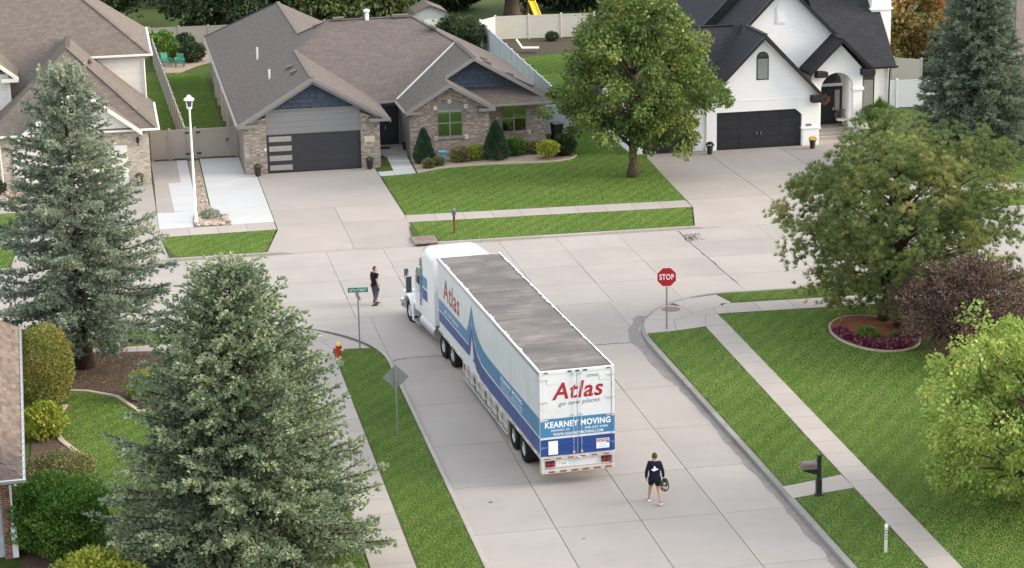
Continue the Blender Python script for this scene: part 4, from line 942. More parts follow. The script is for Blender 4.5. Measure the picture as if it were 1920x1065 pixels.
# side stripes (both sides), s is the distance from the front of the trailer
def sideframe(sgn): return lambda u, v, n: (sgn*(1.291+n), L-u, v)
def stripe(sgn, pts, mat, lift):
    F_ = sideframe(sgn); m = MB(); n = len(pts)//2
    top, bot = pts[:n], pts[n:]
    vs = [F_(a, b, lift) for a, b in top]+[F_(a, b, lift) for a, b in bot]
    m.add(vs, [(i, i+1, n+i+1, n+i) for i in range(n-1)]); return m.build('stripe', mat, body)
for sg in (-1, 1):
    stripe(sg, [(.03,2.38),(5.10,2.42),(.03,1.93),(5.2,1.96)], M['midblue'], .003)
    stripe(sg, [(.03,1.87),(5.2,1.90),(.03,1.42),(5.3,1.50)], M['darkblue'], .003)
    stripe(sg, [(5.10,2.42),(5.45,2.80),(6.02,3.66),(5.2,1.96),(5.46,1.98),(6.0,2.95)], M['midblue'], .0034)
    stripe(sg, [(5.2,1.90),(5.45,1.93),(5.96,2.86),(5.3,1.50),(5.62,1.55),(6.02,2.55)], M['darkblue'], .003)
    c0 = [(6.02,3.66),(6.52,2.98),(7.05,2.64),(7.75,2.44),(8.8,2.36),(11,2.36),(16.2,2.40)]; c1 = [(6.02,3.06),(6.36,2.42),(6.8,2.02),(7.6,1.80),(8.8,1.75),(11,1.74),(16.2,1.74)]
    stripe(sg, c0+c1, M['midblue'], .003)
    d0 = [(6.06,2.94),(6.36,2.30),(6.8,1.92),(7.6,1.71),(8.8,1.67),(11,1.67),(16.2,1.67)]; d1 = [(6.02,2.40),(6.3,1.55),(6.7,1.25),(7.4,1.12),(8.8,1.11),(11,1.11),(16.2,1.11)]
    stripe(sg, d0+d1, M['darkblue'], .0033)
    F_ = sideframe(sg)
    fl = (lambda f: f)(F_) if sg < 0 else (lambda f: (lambda u, v, n: f(L-u, v, n)))(F_)
    a, b = (.95,3.9) if sg < 0 else (L-3.9, L-.95)
    text('Atlas', a, b, 2.60, 3.50, M['atlasred'], body, fl, bold=.015, shear=.12)
    a, b = (1.1,3.6) if sg < 0 else (L-3.6, L-1.1)
    text('go new places', a, b, 2.04, 2.26, M['letterwhite'], body, fl, bold=.004, shear=.3)
    a, b = (10.6,13.7) if sg < 0 else (L-13.7, L-10.6)
    text('KEARNEY MOVING', a, b, 2.10, 2.27, M['letterwhite'], body, fl, bold=.02)
    text('KEARNEY, NE', a, a+1.2, 1.93, 2.02, M['letterwhite'], body, fl); text('308-237-2445', a+1.6, b, 1.93, 2.02, M['letterwhite'], body, fl)
    text('WWW.KEARNEYMOVING.COM', a, b, 1.80, 1.89, M['letterwhite'], body, fl)
    for u in np.arange(1.22, 16, 1.22):
        m = MB(); m.add([F_(u,1.12,.0045),F_(u+.012,1.12,.0045),F_(u+.012,3.94,.0045),F_(u,3.94,.0045)], [(0,1,2,3)]); m.build('panel_seam', M['dirtymetal'], body)
    for u, v in ((6.7,1.35),(6.95,1.25),(7.2,1.2),(6.25,1.5)): MB().box(sg*1.30-.02,sg*1.30+.02,L-u-.05,L-u+.05,v,v+.10).build('door_latch', M['metal'], body)
# rear doors
RF = lambda u, v, n: (u, .055-n, v)
for sx in (-1,1):
    lf = MB().box(min(0,sx*1.22)+.012,max(0,sx*1.22)-.012,.02,.07,1.06,3.98).build('rear_door', M['truckwhite'], tr)
    x0, x1 = (-1.22,-.014) if sx < 0 else (.014,1.22)
    for z0, z1, mm in ((1.75,2.40,'midblue'),(1.07,1.67,'darkblue')):
        m = MB(); m.add([(x0,.014,z0),(x1,.014,z0),(x1,.014,z1),(x0,.014,z1)], [(0,1,2,3)]); m.build('stripe', M[mm], lf)
    for xr in (.14,):
        m = MB(); m.tube([(sx*xr,-.008,1.04),(sx*xr,-.008,4.0)], .007, 6); m.build('lock_rod', M['truckwhite'], lf)
        for z in (1.12,2.45,3.9): MB().box(sx*xr-.035,sx*xr+.035,-.035,.02,z,z+.06).build('rod_bracket', M['dirtymetal'], lf)
    m = MB(); m.tube([(sx*.14,-.03,1.40),(sx*.55,-.05,1.36)], .018, 6); m.build('door_handle', M['darkblue'], lf)
    for z in (1.35,2.32,2.95,3.75):
        h_ = MB(); h_.box(sx*1.25-.06,sx*1.25+.06,-.02,.05,z,z+.07); h_.box(sx*1.12-.10,sx*1.12+.10,.0,.03,z+.01,z+.06); h_.build('hinge', M['dirtymetal' if z > 1.5 else 'midblue'], lf)
    MB().box(sx*1.265-.045,sx*1.265+.045,.0,.1,.95,4.08).build('corner_post', M['truckwhite'], tr, bevel=.01)
    m = MB(); m.add([(sx*1.265-.044,-.003,1.07),(sx*1.265+.044,-.003,1.07),(sx*1.265+.044,-.003,1.67),(sx*1.265-.044,-.003,1.67)], [(0,1,2,3)]); m.build('stripe', M['darkblue'], tr)
    m = MB(); m.add([(sx*1.265-.044,-.003,1.75),(sx*1.265+.044,-.003,1.75),(sx*1.265+.044,-.003,2.4),(sx*1.265-.044,-.003,2.4)], [(0,1,2,3)]); m.build('stripe', M['midblue'], tr)
MB().box(-1.3,1.3,.0,.1,3.98,4.085).build('door_header', M['truckwhite'], tr, bevel=.01)
for x in (-1.15,-.32,-.05,.22,1.05): MB().box(x,x+.13,-.02,.02,4.01,4.055).build('marker_lamp', M['black'] if x not in (-1.15,1.05) else M['vent'], tr)
RL = lambda u, v, n: (u, -.004-n+.014, v)
text('Atlas', -.88, .92, 3.06, 3.66, M['atlasred'], tr, lambda u, v, n: (u, .016-n, v+.02*u), bold=.018, shear=.2)
text('go new places', -.66, .80, 2.80, 3.0, M['greyletter'], tr, lambda u, v, n: (u, .016-n, v+.03*u), shear=.35)
text('13594AE', .33, .76, 3.76, 3.86, M['greyletter'], tr, lambda u, v, n: (u, .016-n, v))
fr_ = lambda u, v, n: (u, .0125-n, v)
text('KEARNEY MOVING', -1.14, 1.17, 2.07, 2.29, M['letterwhite'], tr, fr_, bold=.03)
text('KEARNEY, NE', -.92, -.27, 1.93, 2.01, M['letterwhite'], tr, fr_, bold=.01); text('308-237-2445', .26, 1.06, 1.93, 2.01, M['letterwhite'], tr, fr_, bold=.01)
text('WWW.KEARNEYMOVING.COM', -.86, .90, 1.78, 1.88, M['letterwhite'], tr, fr_, bold=.012)
def sticker(x0, x1, z0, z1, mat, y=.008, name='sticker'): return MB().box(x0,x1,y-.003,y+.005,z0,z1).build(name, mat, tr)
sticker(-1.03,-.70,1.12,1.60,M['letterwhite']); st_ = sticker(.66,1.12,1.18,1.53,M['letterwhite']); sticker(.68,1.10,1.41,1.515,M['tapered'],.004)
text('CAUTION', .70, 1.08, 1.43, 1.50, M['letterwhite'], tr, lambda u, v, n: (u, .001-n, v), bold=.02)
for k in range(3): sticker(.74+.03*(k%2),1.04-.04*(k%2),1.225+.06*k,1.245+.06*k,M['paleletter'],.004,'sticker_print')
for x0 in (-1.05,.80): sticker(x0,x0+.34,3.62,3.78,M['truckwhite'],.010,'placard_holder')
# rear sill, lamps, bumper
sill = MB().box(-1.3,1.3,-.02,.25,.92,1.05).build('rear_sill', M['dirtymetal'], tr, bevel=.01)
for k in range(6): MB().box(-1.2+k*.42,-1.0+k*.42,-.026,-.018,.96,1.0).build('reflective_tape', M['tapered'], sill)
lp = MB().box(-1.3,1.3,.06,.12,.62,.92).build('lamp_panel', M['truckwhite'], tr)
for x0 in (-1.13,.84):
    b_ = MB().box(x0,x0+.32,.0,.07,.68,.88).build('tail_lamp_housing', M['black'], lp)
    for dx in (.02,.17): MB().lathe([(.066,0),(.066,.02),(.04,.035)], (x0+dx+.066,-.03,.78), 14, 'y').build('lamp_lens', M['lamp'], b_)
MB().box(.845,.86,-.03,.0,.72,.76).build('lamp_lens', M['amber'], lp)
plt = MB().box(-.72,-.36,.045,.06,.70,.86).build('licence_plate', M['letterwhite'], lp); text('768', -.68, -.40, .73, .82, M['greyletter'], plt, lambda u, v, n: (u, .044-n, v))
bump = MB(); bump.box(-1.3,1.3,-.05,.07,.46,.60); bump.box(-1.3,-1.2,-.02,.2,.46,.95); bump.box(1.2,1.3,-.02,.2,.46,.95); bump = bump.build('rear_bumper', M['dirtymetal'], tr, bevel=.012)
for k in range(6): MB().box(-1.05+k*.40,-.82+k*.40,-.056,-.048,.49,.545).build('reflective_tape', M['tapered'], bump)
MB().tube([(-.12,-.03,.92),(0,-.05,.98),(.12,-.03,.92)], .02, 6).build('tow_hook', M['metal'], sill)
# underside
un = MB(); un.box(-.5,.5,.3,L-.3,.75,1.05); un.build('trailer_frame', M['black'], tr)
MB().box(-1.2,1.2,L-9.5,L-4.6,.35,1.04).build('belly_box', M['black'], tr)
for sx in (-1,1):
    for k in range(4):
        y1 = L-4.25-k*1.82; y0 = y1-1.76; m = MB(); x = sx*1.27
        for a, b in (((x,y0,.28),(x,y1,.28)),((x,y0,.92),(x,y1,.92)),((x,y0,.28),(x,y0,.95)),((x,y1,.28),(x,y1,.95)),((x,(y0+y1)/2,.28),(x,(y0+y1)/2,.92)),((x,y0,.60),(x,y1,.60))): m.tube([a, b], .028, 6)
        rk = m.build('side_rack', M['alum'], tr)
        MB().box(x-sx*.06-.01,x-sx*.06+.01,y0+.05,y1-.05,.32,.90).build('rack_panel', M['dirtymetal'], rk)
# wheels
def wheel(parent, x, y, side, dual=True, r=.50, M_=None):
    w = bpy.data.objects.new('wheel', None); C.objects.link(w); w.parent = parent; w.empty_display_size = .2
    prof = [(.28,-.13),(.44,-.14),(.485,-.11),(r,-.07),(r,.07),(.485,.11),(.44,.14),(.28,.13)]
    for dx in ((0,-side*.33) if dual else (0,)):
        m = MB(M_); m.lathe(prof, (x+dx,y,r), 28, 'x', cap=False); m.build('tyre', M['rubber'], w, smooth='auto')
        m = MB(M_); so_ = side if dx == 0 else -side
        m.lathe([(.285,-.12*so_),(.30,.10*so_),(.27,.11*so_),(.25,.02*so_ if dual else .08*so_),(.12,-.01*so_ if dual else .13*so_),(.11,.10*so_),(.01,.13*so_)] if so_ > 0 else [(.01,.13*so_),(.11,.10*so_),(.12,-.01*so_ if dual else .13*so_),(.25,.02*so_ if dual else .08*so_),(.27,.11*so_),(.30,.10*so_),(.285,-.12*so_)], (x+dx,y,r), 24, 'x', cap=False); m.build('rim', M['alum'], w, smooth='auto')
    if dual is not None:
        m = MB(M_); 
        for k in range(8): a = 6.283*k/8; m.lathe([(.018,0),(.018,side*.03)], (x+side*(.03 if dual else .08),y+.18*math.cos(a),r+.18*math.sin(a)), 6, 'x')
        m.build('lug_nuts', M['chrome'], w)
    return w
for sx in (-1,1):
    for y in (L-12.18, L-13.62): wheel(tr, sx*1.12, y, sx)
    MB().prism([(sx*1.2,2.05,1.0),(sx*1.2,1.9,.35),(sx*1.2,1.85,.35),(sx*1.2,1.95,1.0)], (-sx*.6,0,0)).build('mud_flap', M['rubber'], tr)
m = MB()
for y in (L-12.18, L-13.62): m.tube([(-1.0,y,.5),(1.0,y,.5)], .08, 8)
m.build('axle', M['black'], tr)
# ---- tractor: same thing, its pieces turned a little further left
TM = Matrix.Translation((.0,15.03,0)) @ Matrix.Rotation(R(3.5),4,'Z')
def tb(): return MB(TM)
def loft(secs, mat, name, parent, smooth='auto', bevel=0):
    """secs: list of (y, [(x,z)...]) closed sections in tractor space"""
    m = tb(); n = len(secs[0][1]); vs = [(x, y, z) for y, sec in secs for x, z in sec]
    fs = [(i*n+j, i*n+(j+1)%n, (i+1)*n+(j+1)%n, (i+1)*n+j) for i in range(len(secs)-1) for j in range(n)]+[tuple(range(n-1,-1,-1)), tuple(range((len(secs)-1)*n, len(secs)*n))]
    m.add(vs, fs); return m.build(name, mat, parent, smooth=smooth, bevel=bevel)
def rsec(w, z0, z1, r, n=5):
    """rounded rectangle section: half width, bottom, top, top radius"""
    p = [(-w,z0),(w,z0)]
    for i in range(n+1): a = math.pi/2*i/n; p.append((w-r+r*math.cos(a), z1-r+r*math.sin(a)))
    for i in range(n+1): a = math.pi/2+math.pi/2*i/n; p.append((-w+r+r*math.cos(a), z1-r+r*math.sin(a)))
    return p
sleeper = loft([(1.95,rsec(1.22,1.0,3.86,.30)),(2.05,rsec(1.25,.95,3.98,.34)),(3.3,rsec(1.25,.95,4.02,.42)),(4.0,rsec(1.22,.95,3.92,.46)),(4.45,rsec(1.16,.95,3.62,.46)),(4.75,rsec(1.08,.95,3.25,.42))], M['cabwhite'], 'sleeper_cab', tr)
cab = loft([(4.2,rsec(1.13,.85,3.05,.22)),(5.0,rsec(1.12,.85,2.98,.24)),(5.35,rsec(1.10,.85,2.72,.2)),(5.75,rsec(1.06,.85,2.02,.12))], M['cabwhite'], 'cab', tr)
hood = loft([(5.55,rsec(1.0,.95,2.02,.22)),(6.4,rsec(.86,.95,1.92,.26)),(7.2,rsec(.72,.85,1.78,.26)),(7.55,rsec(.66,.75,1.62,.22))], M['cabwhite'], 'hood', tr)
m = tb(); m.prism([(-.58,7.57,.75),(.58,7.57,.75),(.58,7.57,1.5),(-.58,7.57,1.5)], (0,.04,0)); gl = m.build('grille', M['chrome'], tr)
for k in range(9): m = tb(); m.prism([(-.5+.12*k,7.615,.8),(-.45+.12*k,7.615,.8),(-.45+.12*k,7.615,1.45),(-.5+.12*k,7.615,1.45)], (0,.02,0)); m.build('grille_bar', M['black'], gl)
m = tb(); m.prism([(-1.2,7.5,.35),(1.2,7.5,.35),(1.2,7.5,.72),(-1.2,7.5,.72)], (0,.22,0)); m.build('front_bumper', M['chrome'], tr, bevel=.05)
for sx in (-1,1):
    # front fender: an arch over the steer wheel with the lamp pod ahead of it
    secs = []
    for a in range(-10, 191, 20):
        ca, sa = math.cos(R(a)), math.sin(R(a)); y = 6.38+.72*ca; z = .52+.72*max(sa,-.1)
        secs.append((y, z, ca, sa))
    m = tb(); vs = []
    for y, z, ca, sa in secs:
        for xx, rr_ in ((.78,1),(1.16,1),(1.22,.93),(1.22,.86),(.78,.86)): vs.append((sx*xx, 6.38+.72*ca*rr_, .52+.72*max(sa,-.15)*rr_+(.0)))
    n = 5; k = len(secs); m.add(vs, [(i*n+j, i*n+(j+1)%n, (i+1)*n+(j+1)%n, (i+1)*n+j) for i in range(k-1) for j in range(n)]+[tuple(range(n)), tuple(range((k-1)*n,k*n))]); fd = m.build('front_fender', M['cabwhite'], tr, smooth='auto')
    m = tb(); m.prism([(sx*.68,6.95,.75),(sx*1.18,6.95,.75),(sx*1.16,7.45,.75),(sx*.66,7.55,.75)], (0,0,.45)); m.build('fender_nose', M['cabwhite'], tr, bevel=.09, segs=3)
    m = tb(); m.prism([(sx*.76,7.5,.88),(sx*1.1,7.44,.88),(sx*1.1,7.44,1.08),(sx*.76,7.5,1.08)], (0,.06,0)); m.build('headlamp', M['glass'], tr)
    m = tb(); m.prism([(sx*.85,4.9,.85),(sx*1.15,4.9,.85),(sx*1.2,5.7,.85),(sx*.85,5.7,.85)], (0,0,.3)); m.build('cowl_panel', M['cabwhite'], tr, bevel=.05)
    # glazing
    m = tb(); x = 1.135; m.prism([(sx*x,4.35,2.1),(sx*x,5.2,2.1),(sx*x,5.12,2.55),(sx*(x-.02),4.98,2.78),(sx*(x-.02),4.35,2.82)], (sx*.012,0,0)); m.build('side_window', M['glass'], tr)
    m = tb(); m.prism([(sx*1.252,3.75,3.05),(sx*1.24,4.15,3.05),(sx*1.24,4.05,3.4),(sx*1.25,3.8,3.48)], (sx*.008,0,0)); m.build('sleeper_window', M['glass'], tr)
    m = tb(); m.prism([(sx*1.14,4.3,1.05),(sx*1.14,5.2,1.05),(sx*1.14,5.25,2.06),(sx*1.14,4.3,2.06)], (sx*.012,0,0)); dr_ = m.build('cab_door', M['cabwhite'], tr)
    m = tb(); m.prism([(sx*1.155,4.4,1.75),(sx*1.155,4.6,1.75),(sx*1.155,4.6,1.8),(sx*1.155,4.4,1.8)], (sx*.02,0,0)); m.build('door_handle', M['chrome'], dr_)
    m = tb(); m.prism([(sx*1.253,3.95,1.35),(sx*1.253,4.1,1.35),(sx*1.253,4.0,3.0),(sx*1.253,3.75,3.05),(sx*1.253,3.85,2.4)], (sx*.02,0,0)); m.build('side_fairing', M['greyletter'] if False else M['midblue'], tr)
    for z0, z1, mm in ((2.3,2.75,'midblue'),(1.75,2.22,'darkblue')):
        m = tb(); m.add([(sx*1.254,2.9,z0),(sx*1.254,3.75,z0),(sx*1.254,3.7,z1),(sx*1.254,2.9,z1)], [(0,1,2,3)]); m.build('stripe', M[mm], sleeper)
    m = tb(); m.tube([(sx*.95,1.75,1.2),(sx*.95,1.75,3.7)], .06, 8); m.build('exhaust_stack', M['chrome'], tr)
    # fuel tank, steps
    m = tb(); m.lathe([(.1,2.1),(.30,2.12),(.30,4.3),(.1,4.32)], (sx*.95,0,.62), 18, 'y'); m.build('fuel_tank', M['alum'], tr, smooth='auto')
    m = tb(); m.prism([(sx*.85,4.4,.35),(sx*1.24,4.4,.35),(sx*1.24,5.4,.35),(sx*.85,5.4,.35)], (0,0,.06)); m.build('cab_step', M['alum'], tr)
    m = tb(); m.prism([(sx*1.2,5.35,.3),(sx*1.24,5.35,.3),(sx*1.24,5.6,.3),(sx*1.2,5.6,.3)], (0,0,.75)); m.build('step_skirt', M['cabwhite'], tr)
    # mirrors on loop brackets
    m = tb(); m.tube([(sx*1.12,5.1,2.45),(sx*1.42,5.4,2.4),(sx*1.42,5.4,1.55),(sx*1.12,5.2,1.5)], .018, 6); br_ = m.build('mirror_bracket', M['chrome'], tr)
    m = tb(); m.prism([(sx*1.26,5.37,1.55),(sx*1.54,5.37,1.55),(sx*1.54,5.37,2.3),(sx*1.26,5.37,2.3)], (0,.09,0)); m.build('side_mirror', M['truckwhite'], br_, bevel=.03)
    m = tb(); m.prism([(sx*1.285,5.36,1.58),(sx*1.515,5.36,1.58),(sx*1.515,5.36,2.27),(sx*1.285,5.36,2.27)], (0,.02,0)); m.build('mirror_glass', M['glass'], br_)
    m = tb(); m.tube([(sx*1.0,6.75,1.25),(sx*1.15,6.6,2.0)], .014, 6); hb = m.build('hood_mirror_arm', M['chrome'], tr)
    m = tb(); m.box(sx*1.17-.09,sx*1.17+.09,6.58,6.66,1.9,2.3); m.build('hood_mirror', M['glass'], hb, bevel=.02)
    wheel(tr, sx*1.02, 6.38, sx, False, M_=TM)
    for y in (-.67,.67): wheel(tr, sx*1.12, y, sx, M_=TM)
    m = tb(); m.lathe([(.03,-.14),(.14,-.12),(.14,.1),(.03,.12)], (sx*.7,4.8,3.05), 10, 'y'); m.build('roof_horn', M['cabwhite'], tr, smooth='auto')
m = tb(); m.prism([(-.98,5.34,2.74),(.98,5.34,2.74),(1.0,5.73,2.06),(-1.0,5.73,2.06)], (0,.03,.015)); m.build('windscreen', M['glass'], tr)
m = tb(); m.box(-.42,.42,-1.3,7.3,.62,.92); m.build('chassis', M['black'], tr)
m = tb(); m.box(-.95,.95,1.7,1.95,1.0,2.6); m.build('sleeper_rear_panel', M['truckwhite'], tr)
# ------------------------------------------------------------------ street furniture
M['green'] = plain('green_sign', (.006,.17,.105), .4, .5, var=.04)
M['stopred'] = plain('stop_sign_red', (.42,.012,.022), .35, .5, var=.04)
M['hydred'] = plain('hydrant_red', (.40,.03,.02), .45, .45, var=.2, scale=8, grime=.3)
M['hydyel'] = plain('hydrant_yellow', (.72,.52,.14), .45, .45, var=.1)
M['wood'] = plain('brown_timber', (.20,.085,.04), .8, .2, var=.3, scale=8)
M['slatebox'] = plain('grey_mailbox', (.10,.115,.145), .5, .4, var=.2, scale=9)
M['pewter'] = plain('pewter_mailbox', (.17,.16,.155), .45, .5, .3, var=.15)
M['aqua'] = plain('aqua_glaze', (.10,.36,.45), .3, .5, var=.1)
M['lampwhite'] = plain('white_lamp_post', (.80,.82,.80), .4, .45, var=.03)
M['ylw'] = plain('yellow_flowers', (.80,.62,.03), .7, .2, var=.2, scale=30)

sp = thing('stop_sign', 'red octagonal STOP sign on a steel post at the corner', 'stop sign', (22.39,84.3,0), R(-9))
MB().box(-.035,.035,-.02,.02,-.02,2.70).build('post', M['metal'], sp)
oc = lambda r, y: [(r*math.cos(R(22.5+45*i)), y, 2.30+r*math.sin(R(22.5+45*i))) for i in range(8)]
fc = MB().prism(oc(.455,-.03), (0,.008,0)).build('sign_border', M['letterwhite'], sp); MB().prism(oc(.425,-.034), (0,.006,0)).build('sign_face', M['stopred'], sp)
text('STOP', -.31, .31, 2.18, 2.43, M['letterwhite'], sp, lambda u, v, n: (u, -.034-n, v), bold=.022)

ns_ = thing('street_name_sign', 'green street name sign reading 35TH STREET on a thin post', 'street sign', (9.45,84.75,0), R(-8))
MB().tube([(0,0,0),(0,0,2.42)], .03, 8).build('post', M['metal'], ns_)
bl = MB().box(-.40,.42,-.012,.012,2.44,2.64).build('name_blade', M['green'], ns_)
for sgn in (1,-1): text('35TH STREET', -.34, .36, 2.485, 2.595, M['letterwhite'], ns_, (lambda sg: (lambda u, v, n: (sg*u, -sg*(.012+n), v)))(sgn), bold=.012)
m = MB(); m.box(-.05,.05,-.02,.02,2.38,2.46); m.build('blade_clamp', M['metal'], ns_)
cb = MB(); cb.box(-.011,.011,-.40,.40,2.18,2.36); cb = cb.build('cross_blade', M['signback'], ns_); cb.rotation_euler = (0,0,R(14))

ws = thing('warning_sign', 'grey back of a diamond warning sign on a post in the west verge', 'road sign', (9.45,73.56,0), R(-6))
MB().box(-.03,.03,-.02,.02,-.02,2.62).build('post', M['metal'], ws)
MB().prism([(0,.022,1.78),(.48,.022,2.25),(0,.022,2.72),(-.48,.022,2.25)], (0,.006,0)).build('sign_plate', M['signback'], ws)
for z in (2.0,2.5): MB().lathe([(.02,0),(.02,.02)], (0,-.04,z), 6, 'y').build('bolt', M['metal'], ws)

hy = thing('fire_hydrant', 'red fire hydrant with yellow bonnet beside the near spruce', 'hydrant', (8.45,83.6,0), R(-25))
MB().lathe([(.17,0),(.17,.05),(.12,.07),(.105,.12),(.105,.5),(.13,.52),(.13,.57),(.11,.59)], n=16).build('barrel', M['hydred'], hy, smooth='auto')
MB().lathe([(.115,.57),(.115,.60),(.10,.66),(.06,.72),(.03,.73),(.03,.78),(.012,.785)], n=16).build('bonnet', M['hydyel'], hy, smooth='auto')
for a in (0,90,180):
    mm = Matrix.Rotation(R(a),4,'Z'); m = MB(mm); m.lathe([(.05,.09),(.05,.16),(.065,.165),(.065,.205),(.02,.21)] if a != 90 else [(.075,.09),(.075,.16),(.09,.165),(.09,.205),(.02,.22)], (0,0,.40), 12, 'x'); m.build('outlet_cap', M['hydred'] if a else M['hydyel'], hy, smooth='auto')

lamp = thing('street_lamp', 'tall white lantern street lamp beside the rock strip', 'street lamp', (3.98,109.4,0))
MB().lathe([(.12,0),(.12,.12),(.075,.2),(.06,3),(.048,5.85),(.07,5.9),(.09,5.95)], n=12).build('pole', M['lampwhite'], lamp, smooth='auto')
lt = MB(); lt.lathe([(.10,5.94),(.15,6.02),(.15,6.06),(.05,6.07)], n=12); lt.lathe([(.26,6.40),(.27,6.43),(.24,6.50),(.13,6.56),(.10,6.61),(.09,6.65),(.02,6.68)], n=16); lt.build('lantern_cap', M['lampwhite'], lamp, smooth='auto')
MB().lathe([(.11,6.06),(.19,6.40)], n=8).build('lantern_glass', M['glass'], lamp)
for k in range(4): a = R(45+90*k); MB().tube([(.15*math.cos(a),.15*math.sin(a),6.05),(.22*math.cos(a),.22*math.sin(a),6.42)], .022, 6).build('lantern_rib', M['lampwhite'], lamp)

def boxmail(parent, mat, w, l, h, z0, along='y'):
    m = MB(); n = 8; pr = [(-w/2,z0),(w/2,z0),(w/2,z0+h-w/2)]+[(w/2*math.cos(math.pi*i/n), z0+h-w/2+w/2*math.sin(math.pi*i/n)) for i in range(1,n)]+[(-w/2,z0+h-w/2)]
    m.prism([(x,-l/2,z) for x, z in pr], (0,l,0)); return m.build('mailbox_body', mat, parent)
mb1 = thing('mailbox', 'grey mailbox on a brown timber post in the north verge', 'mailbox', (16.53,103.55,0), R(-12))
MB().box(-.055,.055,-.055,.055,0,.98).build('post', M['wood'], mb1, bevel=.01); boxmail(mb1, M['slatebox'], .19, .52, .25, .98); MB().prism([(-.05,-.28,.9),(.05,-.28,.9),(.05,.1,.6),(-.05,.1,.6)], (0,.05,.0)).build('brace', M['wood'], mb1); MB().box(.097,.105,.05,.09,1.15,1.35).build('flag', M['slatebox'], mb1)
mb2 = thing('mailbox', 'black post mailbox with grey box and red flag by the east kerb', 'mailbox', (22.24,64.15,0), R(90))
# local y points to the west (kerb side)
MB().box(-.09,.09,-.09,.09,.0,.62).build('post_sleeve', M['black'], mb2, bevel=.02); MB().box(-.12,.12,-.12,.12,0,.07).build('post_base', M['black'], mb2, bevel=.02); MB().box(-.065,.065,-.065,.065,.6,1.40).build('post', M['black'], mb2, bevel=.01)
MB().box(-.085,.085,-.085,.085,1.40,1.46).build('post_cap', M['black'], mb2, bevel=.02)
arm = MB(); arm.prism([(-.05,.06,.78),(-.05,.20,.80),(-.05,.55,.92),(-.05,.55,.98),(-.05,.06,.98)], (.10,0,0)); arm.build('support_arm', M['black'], mb2)
bb = boxmail(mb2, M['pewter'], .22, .52, .27, .99); bb.location = (0,.36,0)
MB().box(-.122,-.112,.22,.46,1.09,1.13).build('flag', M['hydred'], mb2)

mp = thing('marker_post', 'slim white marker post standing in the east verge', 'marker post', (22.65,58.95,0), R(-10))
m = MB(); m.prism([(-.05,0,-.02),(.05,0,-.02),(.05,0,.95),(0,0,1.0),(-.05,0,.95)], (0,.02,0)); m.build('post_strip', M['creamfence'], mp)
m = MB(); 
for k in range(4): m.box(-.045,.045,-.004,-.001,.45+k*.09,.48+k*.09)
m.build('printed_band', M['greyletter'], mp); MB().box(-.055,.055,-.006,.03,.84,.93).build('reflector', M['pipe'], mp)

for (nm, lb, x, y, r, z) in (('manhole_cover', 'round iron cover in the pavement behind the stop sign', 23.35,87.2,.42,Z1+.002),):
    o = thing(nm, lb, 'manhole cover', (x,y,0)); MB().lathe([(r,z),(r,z+.006),(.05,z+.008)], n=28).build('lid', M['reddirt'], o); MB().lathe([(r+.05,z-.01),(r+.05,z+.003),(r+.01,z+.004)], n=28).build('frame', M['walk'], o)
si = thing('storm_inlet', 'storm drain inlet with round iron lid by the driveway apron', 'storm drain', (14.85,102.75,0))
MB().box(-.6,.62,-.95,.55,-.1,.03).build('slab', plain('stained_inlet_slab', (.20,.165,.14), .85, .2, var=.3), si, bevel=.02); MB().lathe([(.42,.03),(.42,.042),(.05,.044)], (0.05,.05,0), 26).build('lid', M['reddirt'], si); MB().box(-.5,.5,-1.0,-.9,-.12,-.02).build('inlet_mouth', M['black'], si)

# planters and small things
M['potplant'] = None
def pot(name, label, x, y, z=0, r=.2, h=.5, group=None):
    o = thing(name, label, 'planter', (x,y,z)); o['group'] = 'black planter pots by the houses'
    MB().lathe([(r*.72,0),(r*.95,h*.9),(r*1.05,h*.9),(r*1.05,h),(r*.9,h),(r*.85,h*.9)], n=4 if r > .19 else 14).build('pot', M['blackpot'], o)
    return o
pots = [pot('planter_pot', 'tall black planter left of the charcoal garage door', 7.97,119.75), pot('planter_pot', 'tall black planter right of the charcoal garage door', 14.36,119.9), pot('planter_pot', 'black planter by the brick house porch step', 17.05,124.0, r=.22, h=.42),
        pot('planter_pot', 'black planter at the cream house garage corner', 1.35,119.2), pot('planter_pot', 'black planter between the two black garage doors', 34.05,118.4), pot('planter_pot', 'black planter of yellow flowers at the white house pier', 40.25,118.3)]
bb_ = thing('bird_bath', 'aqua blue pedestal bird bath in the front bed', 'bird bath', (18.67,120.5,.03))
MB().lathe([(.19,0),(.17,.05),(.13,.1),(.12,.5),(.15,.56),(.15,.58)], n=16).build('pedestal', M['aqua'], bb_, smooth='auto'); MB().lathe([(.12,.56),(.26,.60),(.27,.66),(.23,.65),(.05,.62)], n=16).build('bowl', M['aqua'], bb_, smooth='auto')
bn = thing('wheelie_bin', 'dark wheeled bin at the right corner of the brick house', 'bin', (26.45,125.3,0), R(10))
m = MB(); m.add([(-.24,-.26,0),(.24,-.26,0),(.24,.26,0),(-.24,.26,0),(-.30,-.34,.95),(.30,-.34,.95),(.30,.34,.95),(-.30,.34,.95)], [(3,2,1,0),(0,1,5,4),(1,2,6,5),(2,3,7,6),(3,0,4,7),(4,5,6,7)]); m.build('bin_body', M['blackpot'], bn, bevel=.03); MB().prism([(-.33,-.38,.95),(.33,-.38,.95),(.33,.36,.95),(-.33,.36,.95)], (0,0,.07)).build('lid', M['slatedoor'], bn, bevel=.025)
for sx in (-1,1): MB().lathe([(.1,-.03),(.1,.03)], (sx*.27,.28,.1), 12, 'x').build('wheel', M['rubber'], bn)
wr_ = thing('door_wreath', 'orange autumn wreath hanging on the black front door', 'wreath', (42.55,122.9,2.0))
vs = []; m = MB(); q = random.Random(2); 
